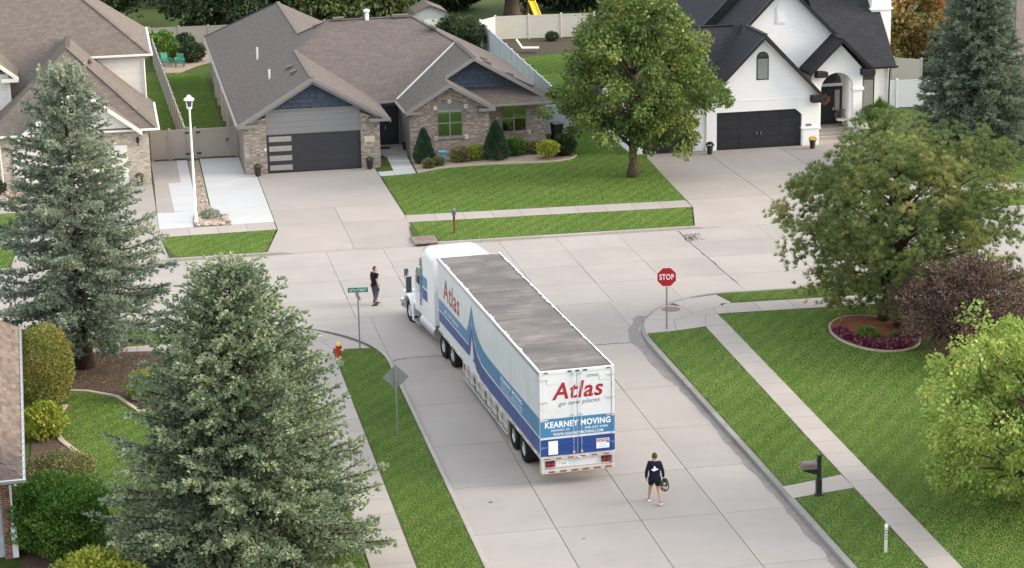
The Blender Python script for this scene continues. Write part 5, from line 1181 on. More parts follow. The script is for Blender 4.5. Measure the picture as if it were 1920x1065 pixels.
for k in range(60): a = q.uniform(0,6.283); b = q.uniform(0,6.283); r_ = .24+.07*math.cos(b); m.lathe([(.0,-.03),(.055,0),(.0,.03)], (r_*math.cos(a), .05*math.sin(b), r_*math.sin(a)), 5, 'y')
m.build('flowers', plain('autumn_flowers', (.40,.13,.07), .8, .2, var=.5, scale=25), wr_)
ch = thing('porch_chair', 'grey wicker chair on the white house porch', 'chair', (43.4,122.2,.45), R(-20))
M['wicker'] = plain('grey_wicker', (.14,.135,.13), .8, .2, var=.4, scale=40)
m = MB(); m.lathe([(.33,.36),(.35,.40),(.32,.44)], n=18); m.build('seat', M['creamtrim'], ch); 
m = MB()
for k in range(13): a = R(0+180*k/12); m.tube([(.34*math.cos(a),.34*math.sin(a),.36),(.40*math.cos(a),.42*math.sin(a),.62+.25*math.sin(a)),(.36*math.cos(a),.42*math.sin(a),.66+.32*math.sin(a))], .018, 5)
m.tube([(.40*math.cos(R(180*k/12)),.42*math.sin(R(180*k/12)),.64+.30*math.sin(R(180*k/12))) for k in range(13)], .025, 6); m.build('backrest', M['wicker'], ch)
for a in (45,135,225,315): MB().tube([(.26*math.cos(R(a)),.26*math.sin(R(a)),.36),(.28*math.cos(R(a)),.28*math.sin(R(a)),0)], .022, 6).build('leg', M['wicker'], ch)
M['greenplastic'] = plain('green_plastic', (.03,.22,.15), .5, .4)
def garden_chair(label, x, y, rz, mat):
    c_ = thing('garden_chair', label, 'chair', (x,y,0), rz)
    for k in range(4): MB().box(-.25+.13*k,-.14+.13*k,-.28,.25,.32,.35).build('seat_slat', mat, c_)
    for k in range(4): MB().prism([(-.25+.13*k,.22,.33),(-.14+.13*k,.22,.33),(-.14+.13*k,.45,.95),(-.25+.13*k,.45,.95)], (0,.03,0)).build('back_slat', mat, c_)
    for sx in (-.3,.3):
        MB().box(sx-.03,sx+.03,-.3,-.24,0,.55).build('leg', mat, c_); MB().box(sx-.03,sx+.03,.26,.32,0,.55).build('leg', mat, c_); MB().box(sx-.06,sx+.06,-.34,.38,.55,.58).build('armrest', mat, c_)
garden_chair('left green plastic chair by the taupe fence', 4.35,160.6,R(20),M['greenplastic']); garden_chair('right green plastic chair by the taupe fence', 5.3,159.9,R(-10),M['greenplastic'])
lg = thing('lounge_chair', 'white reclining lounge chair on the patio before the cream fence', 'lounge chair', (31.2,158.3,0), R(75))
MB().prism([(-.35,-.9,.36),(.35,-.9,.36),(.35,.3,.36),(-.35,.3,.36)], (0,0,.06)).build('seat', M['creamtrim'], lg); MB().prism([(-.35,.3,.36),(.35,.3,.36),(.35,.75,1.0),(-.35,.75,1.0)], (0,.05,.02)).build('backrest', M['creamtrim'], lg)
for x in (-.3,.3):
    for y in (-.8,.2): MB().box(x-.025,x+.025,y-.025,y+.025,0,.37).build('leg', M['metal'], lg)
pl = thing('play_slide', 'yellow slide behind the cream fence', 'slide', (34.4,170.5,0), R(10))
m = MB(); m.prism([(-.25,-1.2,.3),(.25,-1.2,.3),(.25,1.0,2.05),(-.25,1.0,2.05)], (0,.02,.05)); m.build('slide_bed', M['yellow'], pl)
for x in (-.27,.27): MB().prism([(x-.03,-1.2,.3),(x+.03,-1.2,.3),(x+.03,1.0,2.05),(x-.03,1.0,2.05)], (0,0,.22)).build('slide_side', M['yellow'], pl)
for x in (-.3,.3): MB().box(x-.05,x+.05,.95,1.05,0,2.3).build('ladder_post', M['wood'], pl)

# parked car, mostly hidden behind the purple tree
car = thing('parked_car', 'pale silver car half hidden at the right edge behind the purple tree', 'car', (40.2,84.2,.02), R(4))
M['silver'] = plain('silver_paint', (.42,.46,.52), .25, .6, .4, var=.03, coat=.4)
def csec(y, w, z0, z1, r=.12): return (y, rsec(w, z0, z1, r, 3))
def cl(secs, mat, name):
    m = MB(); n = len(secs[0][1]); vs = [(x, y, z) for y, sec in secs for x, z in sec]
    m.add(vs, [(i*n+j, i*n+(j+1)%n, (i+1)*n+(j+1)%n, (i+1)*n+j) for i in range(len(secs)-1) for j in range(n)]+[tuple(range(n-1,-1,-1)), tuple(range((len(secs)-1)*n, len(secs)*n))]); return m.build(name, mat, car, smooth='auto')
cl([csec(-2.3,.8,.35,.75),csec(-2.1,.88,.3,.9),csec(-1.4,.9,.28,.95),csec(1.2,.9,.28,.95),csec(2.0,.86,.3,.85),csec(2.3,.75,.4,.7)], M['silver'], 'body')
cl([csec(-1.9,.72,.9,1.0,.05),csec(-1.3,.70,.9,1.38,.14),csec(.3,.70,.9,1.42,.14),csec(1.1,.74,.9,.98,.05)], M['glass'], 'greenhouse'); cl([csec(-1.2,.66,1.37,1.43,.04),csec(.25,.66,1.40,1.46,.04)], M['silver'], 'car_roof')
for sx in (-1,1):
    for y in (-1.4,1.4):
        w_ = MB().lathe([(.1,-.1),(.30,-.1),(.32,-.05),(.32,.05),(.30,.1),(.1,.1)], (sx*.8,y,.32), 18, 'x').build('wheel', M['rubber'], car); MB().lathe([(.18,-.11),(.18,.11)], (sx*.8,y,.32), 14, 'x').build('rim', M['alum'], w_)
    MB().box(sx*.6-.15,sx*.6+.15,2.16,2.3,.6,.72).build('headlight', M['letterwhite'], car); MB().box(sx*.65-.13,sx*.65+.13,-2.3,-2.2,.65,.8).build('tail_light', M['lamp'], car)

# ------------------------------------------------------------------ people
M['skin'] = plain('skin', (.42,.25,.18), .6, .3, var=.06); M['navycloth'] = plain('navy_cloth', (.012,.013,.03), .9, .15, var=.25, scale=12)
M['blackcloth'] = plain('black_cloth', (.013,.013,.017), .9, .15, var=.25, scale=12); M['jean'] = plain('grey_trousers', (.085,.09,.105), .9, .15, var=.25, scale=10)
M['hairbrown'] = plain('brown_hair', (.075,.04,.022), .8, .25, var=.3, scale=40); M['shoe'] = plain('black_shoes', (.015,.015,.018), .7, .3); M['strap'] = plain('webbing_straps', (.10,.095,.07), .8, .2, var=.4, scale=20)
def skin(name, pts, edges, mat, parent, sub=2, root=0):
    me = bpy.data.meshes.new(name); me.from_pydata([p[:3] for p in pts], edges, [])
    o = bpy.data.objects.new(name, me); C.objects.link(o)
    o.modifiers.new('s', 'SKIN').use_smooth_shade = True
    for i, p in enumerate(pts):
        r_ = p[3]; me.skin_vertices[0].data[i].radius = r_ if isinstance(r_, tuple) else (r_, r_); me.skin_vertices[0].data[i].use_root = (i == root)
    sb = o.modifiers.new('d', 'SUBSURF'); sb.levels = sub; sb.render_levels = sub
    dg = bpy.context.evaluated_depsgraph_get(); m2 = bpy.data.meshes.new_from_object(o.evaluated_get(dg)); m2.name = name; m2.materials.clear(); m2.materials.append(mat)
    bpy.data.objects.remove(o); o = bpy.data.objects.new(name, m2); C.objects.link(o); o.parent = parent; return o
def head(parent, c, f, hair_mat, beard=False):
    """features on the head: hair cap, ears, nose, eyes; f is the facing direction"""
    c = Vector(c); f = Vector(f).normalized(); r_ = f.cross(Vector((0,0,1))).normalized()
    bm = bmesh.new(); bmesh.ops.create_uvsphere(bm, u_segments=16, v_segments=10, radius=.108)
    kill = []
    for v in bm.verts:
        d = v.co.normalized(); d2 = r_*d.x+f*d.y+Vector((0,0,1))*d.z; v.co = c+Vector((0,0,.015))+Vector((d2.x*.096, d2.y*.106, d2.z*.125))-f*.006
        if d.y > .30 and d.z < .42 or d.z < -.25-.35*max(0,-d.y) or (d.y > -.1 and d.z < .05): kill.append(v)
    bmesh.ops.delete(bm, geom=kill, context='VERTS'); me = bpy.data.meshes.new('hair'); bm.to_mesh(me); bm.free(); me.materials.append(hair_mat); me.polygons.foreach_set('use_smooth', [True]*len(me.polygons))
    o = bpy.data.objects.new('hair', me); C.objects.link(o); o.parent = parent; sd_ = o.modifiers.new('t', 'SOLIDIFY'); sd_.thickness = .014
    ft = MB()
    for sg in (-1,1): ft.lathe([(.0,-.012),(.016,-.004),(.016,.004),(.0,.012)], tuple(c+r_*sg*.090-f*.008), 8, 'x')
    ft.lathe([(.0,-.03),(.016,-.012),(.010,.02),(.0,.03)], tuple(c+f*.098+Vector((0,0,-.005))), 8); ft.build('ears_and_nose', M['skin'], parent, smooth=True)
    ey = MB(); 
    for sg in (-1,1): ey.lathe([(.0,-.008),(.010,0),(.0,.008)], tuple(c+f*.088+r_*sg*.034+Vector((0,0,.012))), 8)
    ey.build('eyes', M['black'], parent); MB().lathe([(.0,-.006),(.022,0),(.0,.006)], tuple(c+f*.090+Vector((0,0,-.048))), 8).build('mouth', plain('lips', (.30,.12,.10), .6), parent)
    if beard: 
        m = MB(); m.lathe([(.0,-.05),(.045,-.03),(.055,.01),(.03,.03)], tuple(c+f*.058+Vector((0,0,-.07))), 10); m.build('beard', hair_mat, parent, smooth=True)
def fingers(parts, edges, wrist, d, side, curl):
    """palm and five fingers grown from the wrist"""
    w = Vector(wrist); d = Vector(d).normalized(); s = Vector(side).normalized(); n = d.cross(s)
    i0 = len(parts); parts.append((*(w+d*.045), (.036,.020))); 
    for k, (off, ln) in enumerate(((-.030,.065),(-.010,.078),(.010,.075),(.030,.060))):
        b = w+d*.085+s*off; t1 = b+d*ln*.55+n*curl*.02; t2 = t1+d*ln*.3+n*curl*.05
        a = len(parts); parts += [(*b,.010),(*t1,.009),(*t2,.008)]; edges += [(i0,a),(a,a+1),(a+1,a+2)]
    b = w+d*.03+s*(-.042); t1 = b+d*.035+s*-.02; a = len(parts); parts += [(*b,.012),(*t1,.010)]; edges += [(i0,a),(a,a+1)]
    return i0
def person(name, label, loc, rz, J, top, top_len, legs, hair_mat, beard=False, shoe_mat=None, sleeves='long', shorts=False, gaze=(0,1,0)):
    p_ = thing(name, label, 'person', loc, rz)
    P = [(0,0,J['hip'],(.155,.105)), (0,J['lean']*.3,J['hip']+.2,(.145,.10)), (0,J['lean']*.7,J['hip']+.40,(.175,.115)), (0,J['lean'],J['hip']+.52,(.13,.085)), (0,J['lean']+.012,J['hip']+.575,.062), (0,J['lean']+.03,J['hip']+.645,(.092,.105)), (0,J['lean']+.035,J['hip']+.73,(.105,.125)), (0,J['lean']+.03,J['hip']+.80,(.085,.10))]
    E = [(0,1),(1,2),(2,3),(3,4),(4,5),(5,6),(6,7)]; idx = {}
    for sd_ in ('L','R'):
        sx = -1 if sd_ == 'L' else 1; a = len(P); k, an, to = J['knee'+sd_], J['ank'+sd_], J['toe'+sd_]
        P += [(sx*.095,0,J['hip']-.06,.105), (*k,.070), (*an,.046), (an[0],an[1]-.02,an[2]-.05,.04), (*to,(.042,.028))]; E += [(0,a),(a,a+1),(a+1,a+2),(a+2,a+3),(a+3,a+4)]; idx['leg'+sd_] = a
        a = len(P); el, wr = J['elb'+sd_], J['wri'+sd_]
        P += [(sx*.17,J['lean'],J['hip']+.50,.062), (*el,.046), (*wr,.032)]; E += [(3,a),(a,a+1),(a+1,a+2)]; idx['arm'+sd_] = a
        i0 = fingers(P, E, wr, Vector(wr)-Vector(el), (0,1,0), -sx); E.append((a+2,i0))
    skin('body', P, E, M['skin'], p_, 1)
    # shirt and trousers grown a little larger along the same bones
    g = 1.16
    def grow(i, k=g, add=.008): 
        r_ = P[i][3]; return (*P[i][:3], tuple(x*k+add for x in r_) if isinstance(r_, tuple) else r_*k+add)
    sp_ = [(0,0,J['hip']-top_len+.08,(.205,.15)), grow(1,1.28,.01), grow(2,1.22), grow(3,1.15), (0,J['lean']+.01,J['hip']+.575,.075), (0,0,J['hip']-top_len-.07,(.215,.16))]; se = [(0,1),(1,2),(2,3),(3,4),(0,5)]
    for sd_ in ('L','R'):
        a0 = idx['arm'+sd_]; b = len(sp_); sp_.append(grow(a0)); se.append((3,b))
        if sleeves == 'long': sp_ += [grow(a0+1), grow(a0+2,1.2)]; se += [(b,b+1),(b+1,b+2)]
        else:
            s0, e0 = Vector(P[a0][:3]), Vector(P[a0+1][:3]); sp_.append((*(s0+(e0-s0)*.72), .062)); se.append((b,b+1))
    shirt = skin('shirt', sp_, se, M[top], p_, 2, 1)
    tp = [(0,0,J['hip']+.04,(.172,.122))]; te = []
    for sd_ in ('L','R'):
        a0 = idx['leg'+sd_]; b = len(tp); tp.append(grow(a0,1.15)); te.append((0,b)); h0, k0 = Vector(P[a0][:3]), Vector(P[a0+1][:3])
        if shorts: tp.append((*(h0+(k0-h0)*.72), .11)); te.append((b,b+1))
        else: tp += [grow(a0+1,1.25), (*Vector(P[a0+2][:3]), .075)]; te += [(b,b+1),(b+1,b+2)]
    skin('shorts' if shorts else 'trousers', tp, te, M[legs], p_, 2, 0)
    for sd_ in ('L','R'):
        an, to = Vector(J['ank'+sd_]), Vector(J['toe'+sd_]); d = (to-an); d.z = min(d.z, 0); hd = Vector((d.x,d.y,0)).normalized()
        sh_ = skin('shoe', [(*(an+Vector((0,0,-.045))-hd*.03),.052), (*(an+Vector((0,0,-.055))+hd*.07),(.050,.042)), (*(to+hd*.02),(.046,.034))], [(0,1),(1,2)], M['shoe'], p_, 1)
        so = MB(); c0 = an-hd*.09; c1 = to+hd*.07; z = min(an.z-.105, to.z-.035); s_ = hd.cross(Vector((0,0,1)))*.05
        so.prism([(c0.x-s_.x,c0.y-s_.y,an.z-.105),(c0.x+s_.x,c0.y+s_.y,an.z-.105),(c1.x+s_.x,c1.y+s_.y,to.z-.035),(c1.x-s_.x,c1.y-s_.y,to.z-.035)], (0,0,.03)); so.build('shoe_sole', M['letterwhite' if shoe_mat else 'shoe'], p_, bevel=.01)
    head(p_, (0,J['lean']+.035,J['hip']+.705), gaze, hair_mat, beard)
    return p_, shirt
# man walking away on the side street, gear in his right hand
J = dict(hip=.90, lean=.05, kneeL=(-.14,.20,.52), ankL=(-.19,.24,.105), toeL=(-.21,.37,.045), kneeR=(.13,.02,.49), ankR=(.20,-.26,.17), toeR=(.215,-.16,.05),
         elbL=(-.27,-.08,1.12), wriL=(-.28,.05,.87), elbR=(.27,-.02,1.12), wriR=(.29,.10,.88))
mw, sh1 = person('person', 'man in navy sweatshirt and dark shorts walking away on the side street', (16.80*K,64.72*K+.1,ROAD), R(-14), J, 'navycloth', .10, 'blackcloth', M['hairbrown'], shoe_mat=True, shorts=True)
em = MB(); fe = lambda x, z: (x, -.168+.025*(abs(x)/.1)**2+(.025 if z > 1.3 else 0), z)
em.add([fe(-.005,1.36),fe(-.06,1.25),fe(.06,1.25),fe(.05,1.30),fe(-.035,1.31)], [(0,1,2,3)]); em.add([fe(-.12,1.235),fe(.13,1.255),fe(.10,1.225),fe(.03,1.20),fe(-.03,1.175),fe(-.08,1.20)], [(0,1,2,3,4,5)]); em.build('shirt_emblem', M['letterwhite'], mw)
gb = thing('strap_bundle', 'bundle of straps and harness hanging from the walking man\'s hand', 'straps', (16.80*K,64.72*K+.1,ROAD), R(-14))
q = random.Random(4); m = MB(); c0 = Vector((.33,.13,.80))
for k in range(7):
    w1, l1, y0 = q.uniform(.05,.13), q.uniform(.22,.5), q.uniform(-.06,.06)
    m.tube([(c0.x+w1*math.sin(t_)+.03*q.uniform(-1,1), c0.y+y0+.05*math.cos(2*t_), c0.z-l1*.5+l1*.5*math.cos(t_)) for t_ in np.linspace(0,6.283,13)], .016, 5)
m.build('straps', M['strap'], gb); MB().box(c0.x-.05,c0.x+.06,c0.y-.05,c0.y+.04,c0.z-.12,c0.z+.02).build('buckle', M['black'], gb, bevel=.01)
# bearded man standing by the street sign, turned to the right
J = dict(hip=.93, lean=.01, kneeL=(-.10,.05,.52), ankL=(-.11,.10,.105), toeL=(-.12,.25,.045), kneeR=(.10,.04,.52), ankR=(.11,-.16,.12), toeR=(.12,-.02,.045),
         elbL=(-.27,-.03,1.16), wriL=(-.24,.12,.93), elbR=(.27,-.06,1.15), wriR=(.27,.02,.90))
ms, sh2 = person('person', 'bearded man in dark tee shirt and grey trousers standing in the cross street', (10.95*K,91.35*K,ROAD), R(-62), J, 'blackcloth', .06, 'jean', M['hairbrown'], True, sleeves='short', gaze=(.25,1,-.05))
ph = thing('handheld_device', 'black phone held by the bearded man', 'phone', (10.95*K,91.35*K,ROAD), R(-62)); o = MB().box(.235,.265,.0,.07,.66,.83).build('phone_body', M['black'], ph, bevel=.01)
# ------------------------------------------------------------------ vegetation
def unit(a): return a/np.maximum(np.linalg.norm(a, axis=-1, keepdims=True), 1e-9)
def rdir(n): return unit(RNG.normal(size=(n,3)))
def quads(P, D, L, W, fold=.12):
    """one folded diamond leaf per point"""
    n = len(P); D = unit(D); S_ = unit(np.cross(D, rdir(n))); Nn = np.cross(D, S_)
    L = np.broadcast_to(np.asarray(L, float), (n,))[:,None]; W = np.broadcast_to(np.asarray(W, float), (n,))[:,None]
    a = P; b = P+D*L*.45+S_*W*.5+Nn*W*fold; c = P+D*L; d = P+D*L*.45-S_*W*.5+Nn*W*fold
    V = np.stack([a,b,c,d], 1).reshape(-1,3); F = np.arange(4*n).reshape(n,4); return V, F
def burst(P, D, k, cone, L, W, Ls=.25):
    """k blades around each shoot direction"""
    n = len(P); D = unit(D); P2 = np.repeat(P, k, 0); D2 = np.repeat(D, k, 0)
    r_ = rdir(n*k); D3 = unit(D2*1.0+r_*cone); l_ = L*(1+RNG.uniform(-Ls, Ls, n*k))
    V, F = quads(P2, D3, l_, W); return V, F
def smooth_noise(p, sc, seed=0):
    """cheap value noise for grouping of natural colour"""
    q = p*sc; return .5+.25*(np.sin(q[:,0]*1.7+seed)+np.sin(q[:,1]*1.3+seed*2.1+q[:,2]*.9))*np.cos(q[:,2]*1.1+q[:,0]*.6+seed)
def limb(m, a, b, r0, r1, sag=.1, n=4, sides=6, wob=.06):
    a, b = Vector(a), Vector(b); L = (b-a).length; pts = []
    for i in range(n+1):
        t = i/n; p = a.lerp(b, t)+Vector((random.uniform(-1,1), random.uniform(-1,1), 0))*wob*L*.3*math.sin(math.pi*t); p.z += sag*L*math.sin(math.pi*t); pts.append(p)
    m.tube(pts, [r0+(r1-r0)*i/n for i in range(n+1)], sides)
def trunk(m, x, y, h, r0, r1, lean=(0,0), sides=10, n=7, flare=1.5):
    m.tube([(x+lean[0]*i/n+random.uniform(-.03,.03), y+lean[1]*i/n+random.uniform(-.03,.03), -.05+h*i/n) for i in range(n+1)], [r0*flare if i == 0 else r0+(r1-r0)*i/n for i in range(n+1)], sides)

def conifer(name, label, x, y, h, rad, mat, z0=.7, spacing=.34, per=8, k=5, L=.19, W=.042, sprig=.085, droop=.35, power=.85, top_open=.0, upturn=.3, irregular=.15, trunk_r=.22, bark='darkbark', gaps=0.0, top_round=0.0):
    t = thing(name, label, 'tree', (x,y,0))
    m = MB(); trunk(m, 0, 0, h*.97, trunk_r, .02); P = []; D = []; A = []; rg = RNG
    z = z0
    while z < h-.15:
        f = (z-z0)/(h-z0); R_ = rad*(1-f)**power*(1-.25*max(0, .12-f)/.12)+.10
        if top_round: R_ = max(R_, top_round*math.sqrt(max(0, (h-z)/ (h*.22))) if h-z < h*.22 else R_)
        nb = max(4, int(per*(.45+.55*(1-f))))
        ph = rg.uniform(0, 6.28)
        for b in range(nb):
            if rg.random() < gaps: continue
            az = ph+6.283*b/nb+rg.uniform(-.25,.25); ln = R_*(1+rg.uniform(-irregular*1.3, irregular)); zz = z+rg.uniform(-.12,.12)
            d0 = np.array([math.cos(az), math.sin(az), 0.0]); rise = (.55*f-.12)*ln
            nseg = max(3, int(ln/.22)); tt = np.linspace(0, 1, nseg+1)
            path = np.outer(tt*ln, d0); path[:,2] = zz+rise*tt-droop*ln*.32*tt**1.4*(1-f*.8)+upturn*ln*.22*np.maximum(tt-.55,0)**1.5*2.4
            m.tube([tuple(p) for p in path[::max(1,nseg//3)]], [.012+.028*(1-f)*(1-i/4) for i in range(len(path[::max(1,nseg//3)]))], 4, cap=False)
            side = np.array([-d0[1], d0[0], 0.0])
            # lateral shoots, flat spray, carry sprigs
            u = np.arange(max(.12, .16*ln), ln, .15)
            if len(u) == 0: u = np.array([ln*.7])
            for uu in u:
                tq = uu/ln; pc = np.array([np.interp(tq, tt, path[:,i]) for i in range(3)]); ll = min(.62, .14+.62*(ln-uu)*.55+.14)*rg.uniform(.6,1.2)
                for sg in (-1,1):
                    dl = d0*.75+side*sg*rg.uniform(.25,1.0)+np.array([0,0,rg.uniform(-.30,.50)]); dl /= np.linalg.norm(dl)
                    w_ = np.arange(.05, ll, sprig)
                    pp = pc+np.outer(w_, dl); pp[:,2] -= .25*w_**1.5; pp += rg.normal(0,.035,pp.shape)
                    P.append(pp); D.append(np.broadcast_to(dl+np.array([0,0,.35]), pp.shape)); A.append(np.full(len(pp), rg.uniform(0,1)))
            tip = path[-1]+np.outer(np.array([0,.06,.12]), d0+np.array([0,0,.25])); P.append(tip); D.append(np.broadcast_to(d0+np.array([0,0,.3]), tip.shape)); A.append(np.full(3, .9))
        z += spacing*(1-.35*f)*rg.uniform(.85,1.15)
    zt = np.linspace(h-.5, h, 8); P.append(np.stack([zt*0, zt*0, zt], 1)); D.append(np.broadcast_to(np.array([0,0,1.0]), (8,3))); A.append(np.full(8,.95))
    if top_open:
        for q_ in range(int(top_open)):
            a = rg.uniform(0,6.28); r_ = rg.uniform(.1,.75)*top_round; b0 = np.array([r_*math.cos(a), r_*math.sin(a), h-.25-r_*.35]); w_ = np.arange(0, rg.uniform(.3,.6), .06)
            pp = b0+np.outer(w_, np.array([.15*math.cos(a), .15*math.sin(a), 1.0])); P.append(pp); D.append(np.broadcast_to(np.array([0,0,1.0]), pp.shape)); A.append(np.full(len(pp), 1.0))
    P = np.concatenate(P); D = np.concatenate(D).astype(float); A = np.concatenate(A)
    V, F = burst(P, D, k, .62, L, W)
    A = np.clip(.55*A+.45*RNG.random(len(A)), 0, 1)
    raw('crown', V, F, mat, t, np.repeat(A, k)); m.build('trunk', M[bark], t, smooth=True); return t

def clump_points(n, shape, inner=.55, seed=0):
    """clump centres in a lumpy unit crown; shape maps unit directions to a radius factor"""
    d = rdir(n); r_ = (inner**3+(1-inner**3)*RNG.random(n))**(1/3); return d*(r_*shape(d))[:,None]
def lumpy(amp, sc, seed):
    return lambda d: 1+amp*(np.sin(d[:,0]*sc+seed)*np.cos(d[:,1]*sc*1.2+seed*1.7)+.6*np.sin(d[:,2]*sc*1.5+d[:,0]*sc*.7+seed))
def broadleaf(name, label, x, y, c, rad, mat, n=260, per=120, cr=.6, L=.2, W=.14, trunk_h=None, trunk_r=.2, bark='bark', inner=.55, amp=.12, sc=3.2, seed=1, cat='tree', hang=-.35, flat=.75, limbs=26, group=None, base_flat=None, twigs=0, lean=(0,0), kind='leaf', taper=0):
    """crown of many leaf clumps round a branching trunk; c is the crown centre relative to the base"""
    t = thing(name, label, cat, (x,y,0), group=group); c = np.array(c, float); rad = np.array(rad, float)
    Q = clump_points(n, lumpy(amp, sc, seed), inner)*rad+c
    if taper: Q[:,:2] = c[:2]+(Q[:,:2]-c[:2])*(1-taper*(Q[:,2:3]-c[2])/rad[2])
    if base_flat is not None: Q[:,2] = np.maximum(Q[:,2], base_flat+RNG.uniform(0,.5,n))
    m = MB()
    if trunk_h: trunk(m, 0, 0, trunk_h, trunk_r, trunk_r*.45, lean)
    idx = RNG.choice(n, min(limbs, n), replace=False); th_ = trunk_h or .2
    for i in idx:
        q_ = Q[i]; zb = min(th_*.98, max(.25*th_ if base_flat is None else base_flat*.7, q_[2]-abs(np.hypot(q_[0]-c[0], q_[1]-c[1]))*.7)); fz = zb/th_
        limb(m, (lean[0]*fz, lean[1]*fz, zb), tuple(q_), max(.02, trunk_r*.42), .012, .06)
    sz = cr*RNG.uniform(.5,1.5,n); ctr = np.repeat(Q, per, 0)
    d = rdir(n*per); rr_ = RNG.random(n*per)**(1/2.2); off = d*(rr_*np.repeat(sz, per))[:,None]; off[:,2] *= flat; P = ctr+off
    out = unit(P-(c+np.array([0,0,-rad[2]*.3])))
    D = unit(out*.55+d*.5+rdir(n*per)*.7+np.array([0,0,hang]))
    a0 = np.repeat(RNG.random(n), per); A = np.clip(.5*a0+.5*RNG.random(n*per), 0, 1)
    if kind == 'leaf': V, F = quads(P, D, L*RNG.uniform(.7,1.25,n*per), W*RNG.uniform(.8,1.15,n*per))
    else:                                       # needle tufts
        k = 26; D = unit(out*.5+d*.3+np.array([0,0,.75])+rdir(n*per)*.25); V, F = burst(P, D, k, .80, L, W); A = np.repeat(A, k)
    raw('foliage' if cat != 'tree' else 'crown', V, F, mat, t, A); 
    if twigs:
        for i in range(twigs): 
            q_ = Q[RNG.integers(n)]; e = q_+rdir(1)[0]*rad*.28; limb(m, tuple(q_*.82+c*.18), tuple(e), .016, .006, .05, 3, 4)
    if m.v: m.build('trunk' if cat == 'tree' else 'stems', M[bark], t, smooth=True)
    return t

G = lambda *c: c
LM = {}
LM['spruce'] = leafmat('spruce_needles', [(.12,G(0.097,0.146,0.095)),(.45,G(0.207,0.270,0.170)),(.75,G(0.375,0.424,0.261)),(.95,G(0.521,0.507,0.269))], .10, .7, .45, .45)
LM['bluespruce'] = leafmat('blue_spruce_needles', [(.12,G(0.099,0.141,0.114)),(.45,G(0.217,0.275,0.208)),(.75,G(0.384,0.436,0.325)),(.95,G(0.570,0.512,0.292))], .10, .7, .45, .35)
LM['backspruce'] = leafmat('dark_blue_spruce_needles', [(.12,G(0.072,0.112,0.081)),(.5,G(0.152,0.203,0.143)),(.9,G(0.303,0.344,0.226))], .10, .7, .5, .3)
LM['pine'] = leafmat('pine_needles', [(.10,G(0.066,0.108,0.042)),(.42,G(0.151,0.207,0.071)),(.66,G(0.259,0.295,0.096)),(.86,G(0.365,0.323,0.120)),(.97,G(0.384,0.216,0.096))], .12, .7, .38, .5)
LM['linden'] = leafmat('linden_leaves', [(.10,G(0.042,0.083,0.023)),(.45,G(0.105,0.166,0.043)),(.75,G(0.231,0.278,0.068)),(.95,G(0.406,0.375,0.123))], .25, .55, .45, .45)
LM['maple'] = leafmat('lime_maple_leaves', [(.10,G(0.090,0.163,0.033)),(.45,G(0.237,0.339,0.071)),(.75,G(0.427,0.503,0.122)),(.95,G(0.499,0.452,0.199))], .3, .55, .5, .45)
LM['purple'] = leafmat('purple_leaves', [(.10,G(0.042,0.030,0.027)),(.5,G(0.121,0.078,0.067)),(.85,G(0.242,0.144,0.111)),(.97,G(0.363,0.151,0.093))], .12, .6, .5, .4)
LM['green'] = leafmat('green_leaves', [(.10,G(0.035,0.089,0.018)),(.5,G(0.096,0.209,0.035)),(.9,G(0.246,0.354,0.070))], .22, .5, .7, .35)
LM['dark'] = leafmat('dark_green_leaves', [(.10,G(.014,.030,.014)),(.5,G(.034,.060,.026)),(.9,G(.075,.11,.042))], .15, .6, .5, .4)
LM['cone'] = leafmat('arborvitae_leaves', [(.10,G(0.025,0.053,0.030)),(.5,G(0.050,0.095,0.055)),(.9,G(0.094,0.150,0.083))], .1, .65, 1.2, .3)
LM['yellow'] = leafmat('yellow_green_leaves', [(.10,G(0.115,0.161,0.023)),(.5,G(0.276,0.322,0.046)),(.9,G(0.483,0.483,0.092))], .28, .5, .8, .35)
LM['hedge'] = leafmat('autumn_hedge_leaves', [(.10,G(0.071,0.111,0.023)),(.40,G(0.161,0.197,0.043)),(.65,G(0.258,0.217,0.057)),(.9,G(0.362,0.170,0.057))], .2, .55, .55, .5)
LM['olive'] = leafmat('olive_brown_leaves', [(.10,G(0.067,0.083,0.031)),(.5,G(0.173,0.180,0.072)),(.9,G(0.316,0.247,0.122))], .15, .6, .8, .4)
LM['autumn'] = leafmat('autumn_leaves', [(.15,G(0.159,0.123,0.043)),(.40,G(0.318,0.252,0.079)),(.62,G(0.398,0.188,0.093)),(.9,G(0.424,0.123,0.079))], .25, .55, .22, .75)
LM['autumngreen'] = leafmat('turning_leaves', [(.10,G(0.090,0.112,0.028)),(.5,G(0.255,0.247,0.063)),(.9,G(0.495,0.375,0.140))], .22, .55, .4, .5)
LM['backtree'] = leafmat('back_tree_leaves', [(.10,G(0.053,0.086,0.031)),(.5,G(0.128,0.173,0.060)),(.9,G(0.300,0.324,0.137))], .2, .6, .35, .4)
LM['grassy'] = leafmat('ornamental_grass', [(.10,G(.045,.095,.018)),(.5,G(.10,.165,.035)),(.9,G(.20,.25,.075))], .2, .6, .8, .3)
LM['flower'] = leafmat('magenta_bedding', [(.10,G(0.050,0.013,0.022)),(.45,G(0.144,0.023,0.061)),(.75,G(0.270,0.065,0.121)),(.95,G(0.450,0.286,0.308))], .2, .6, 3, .2)

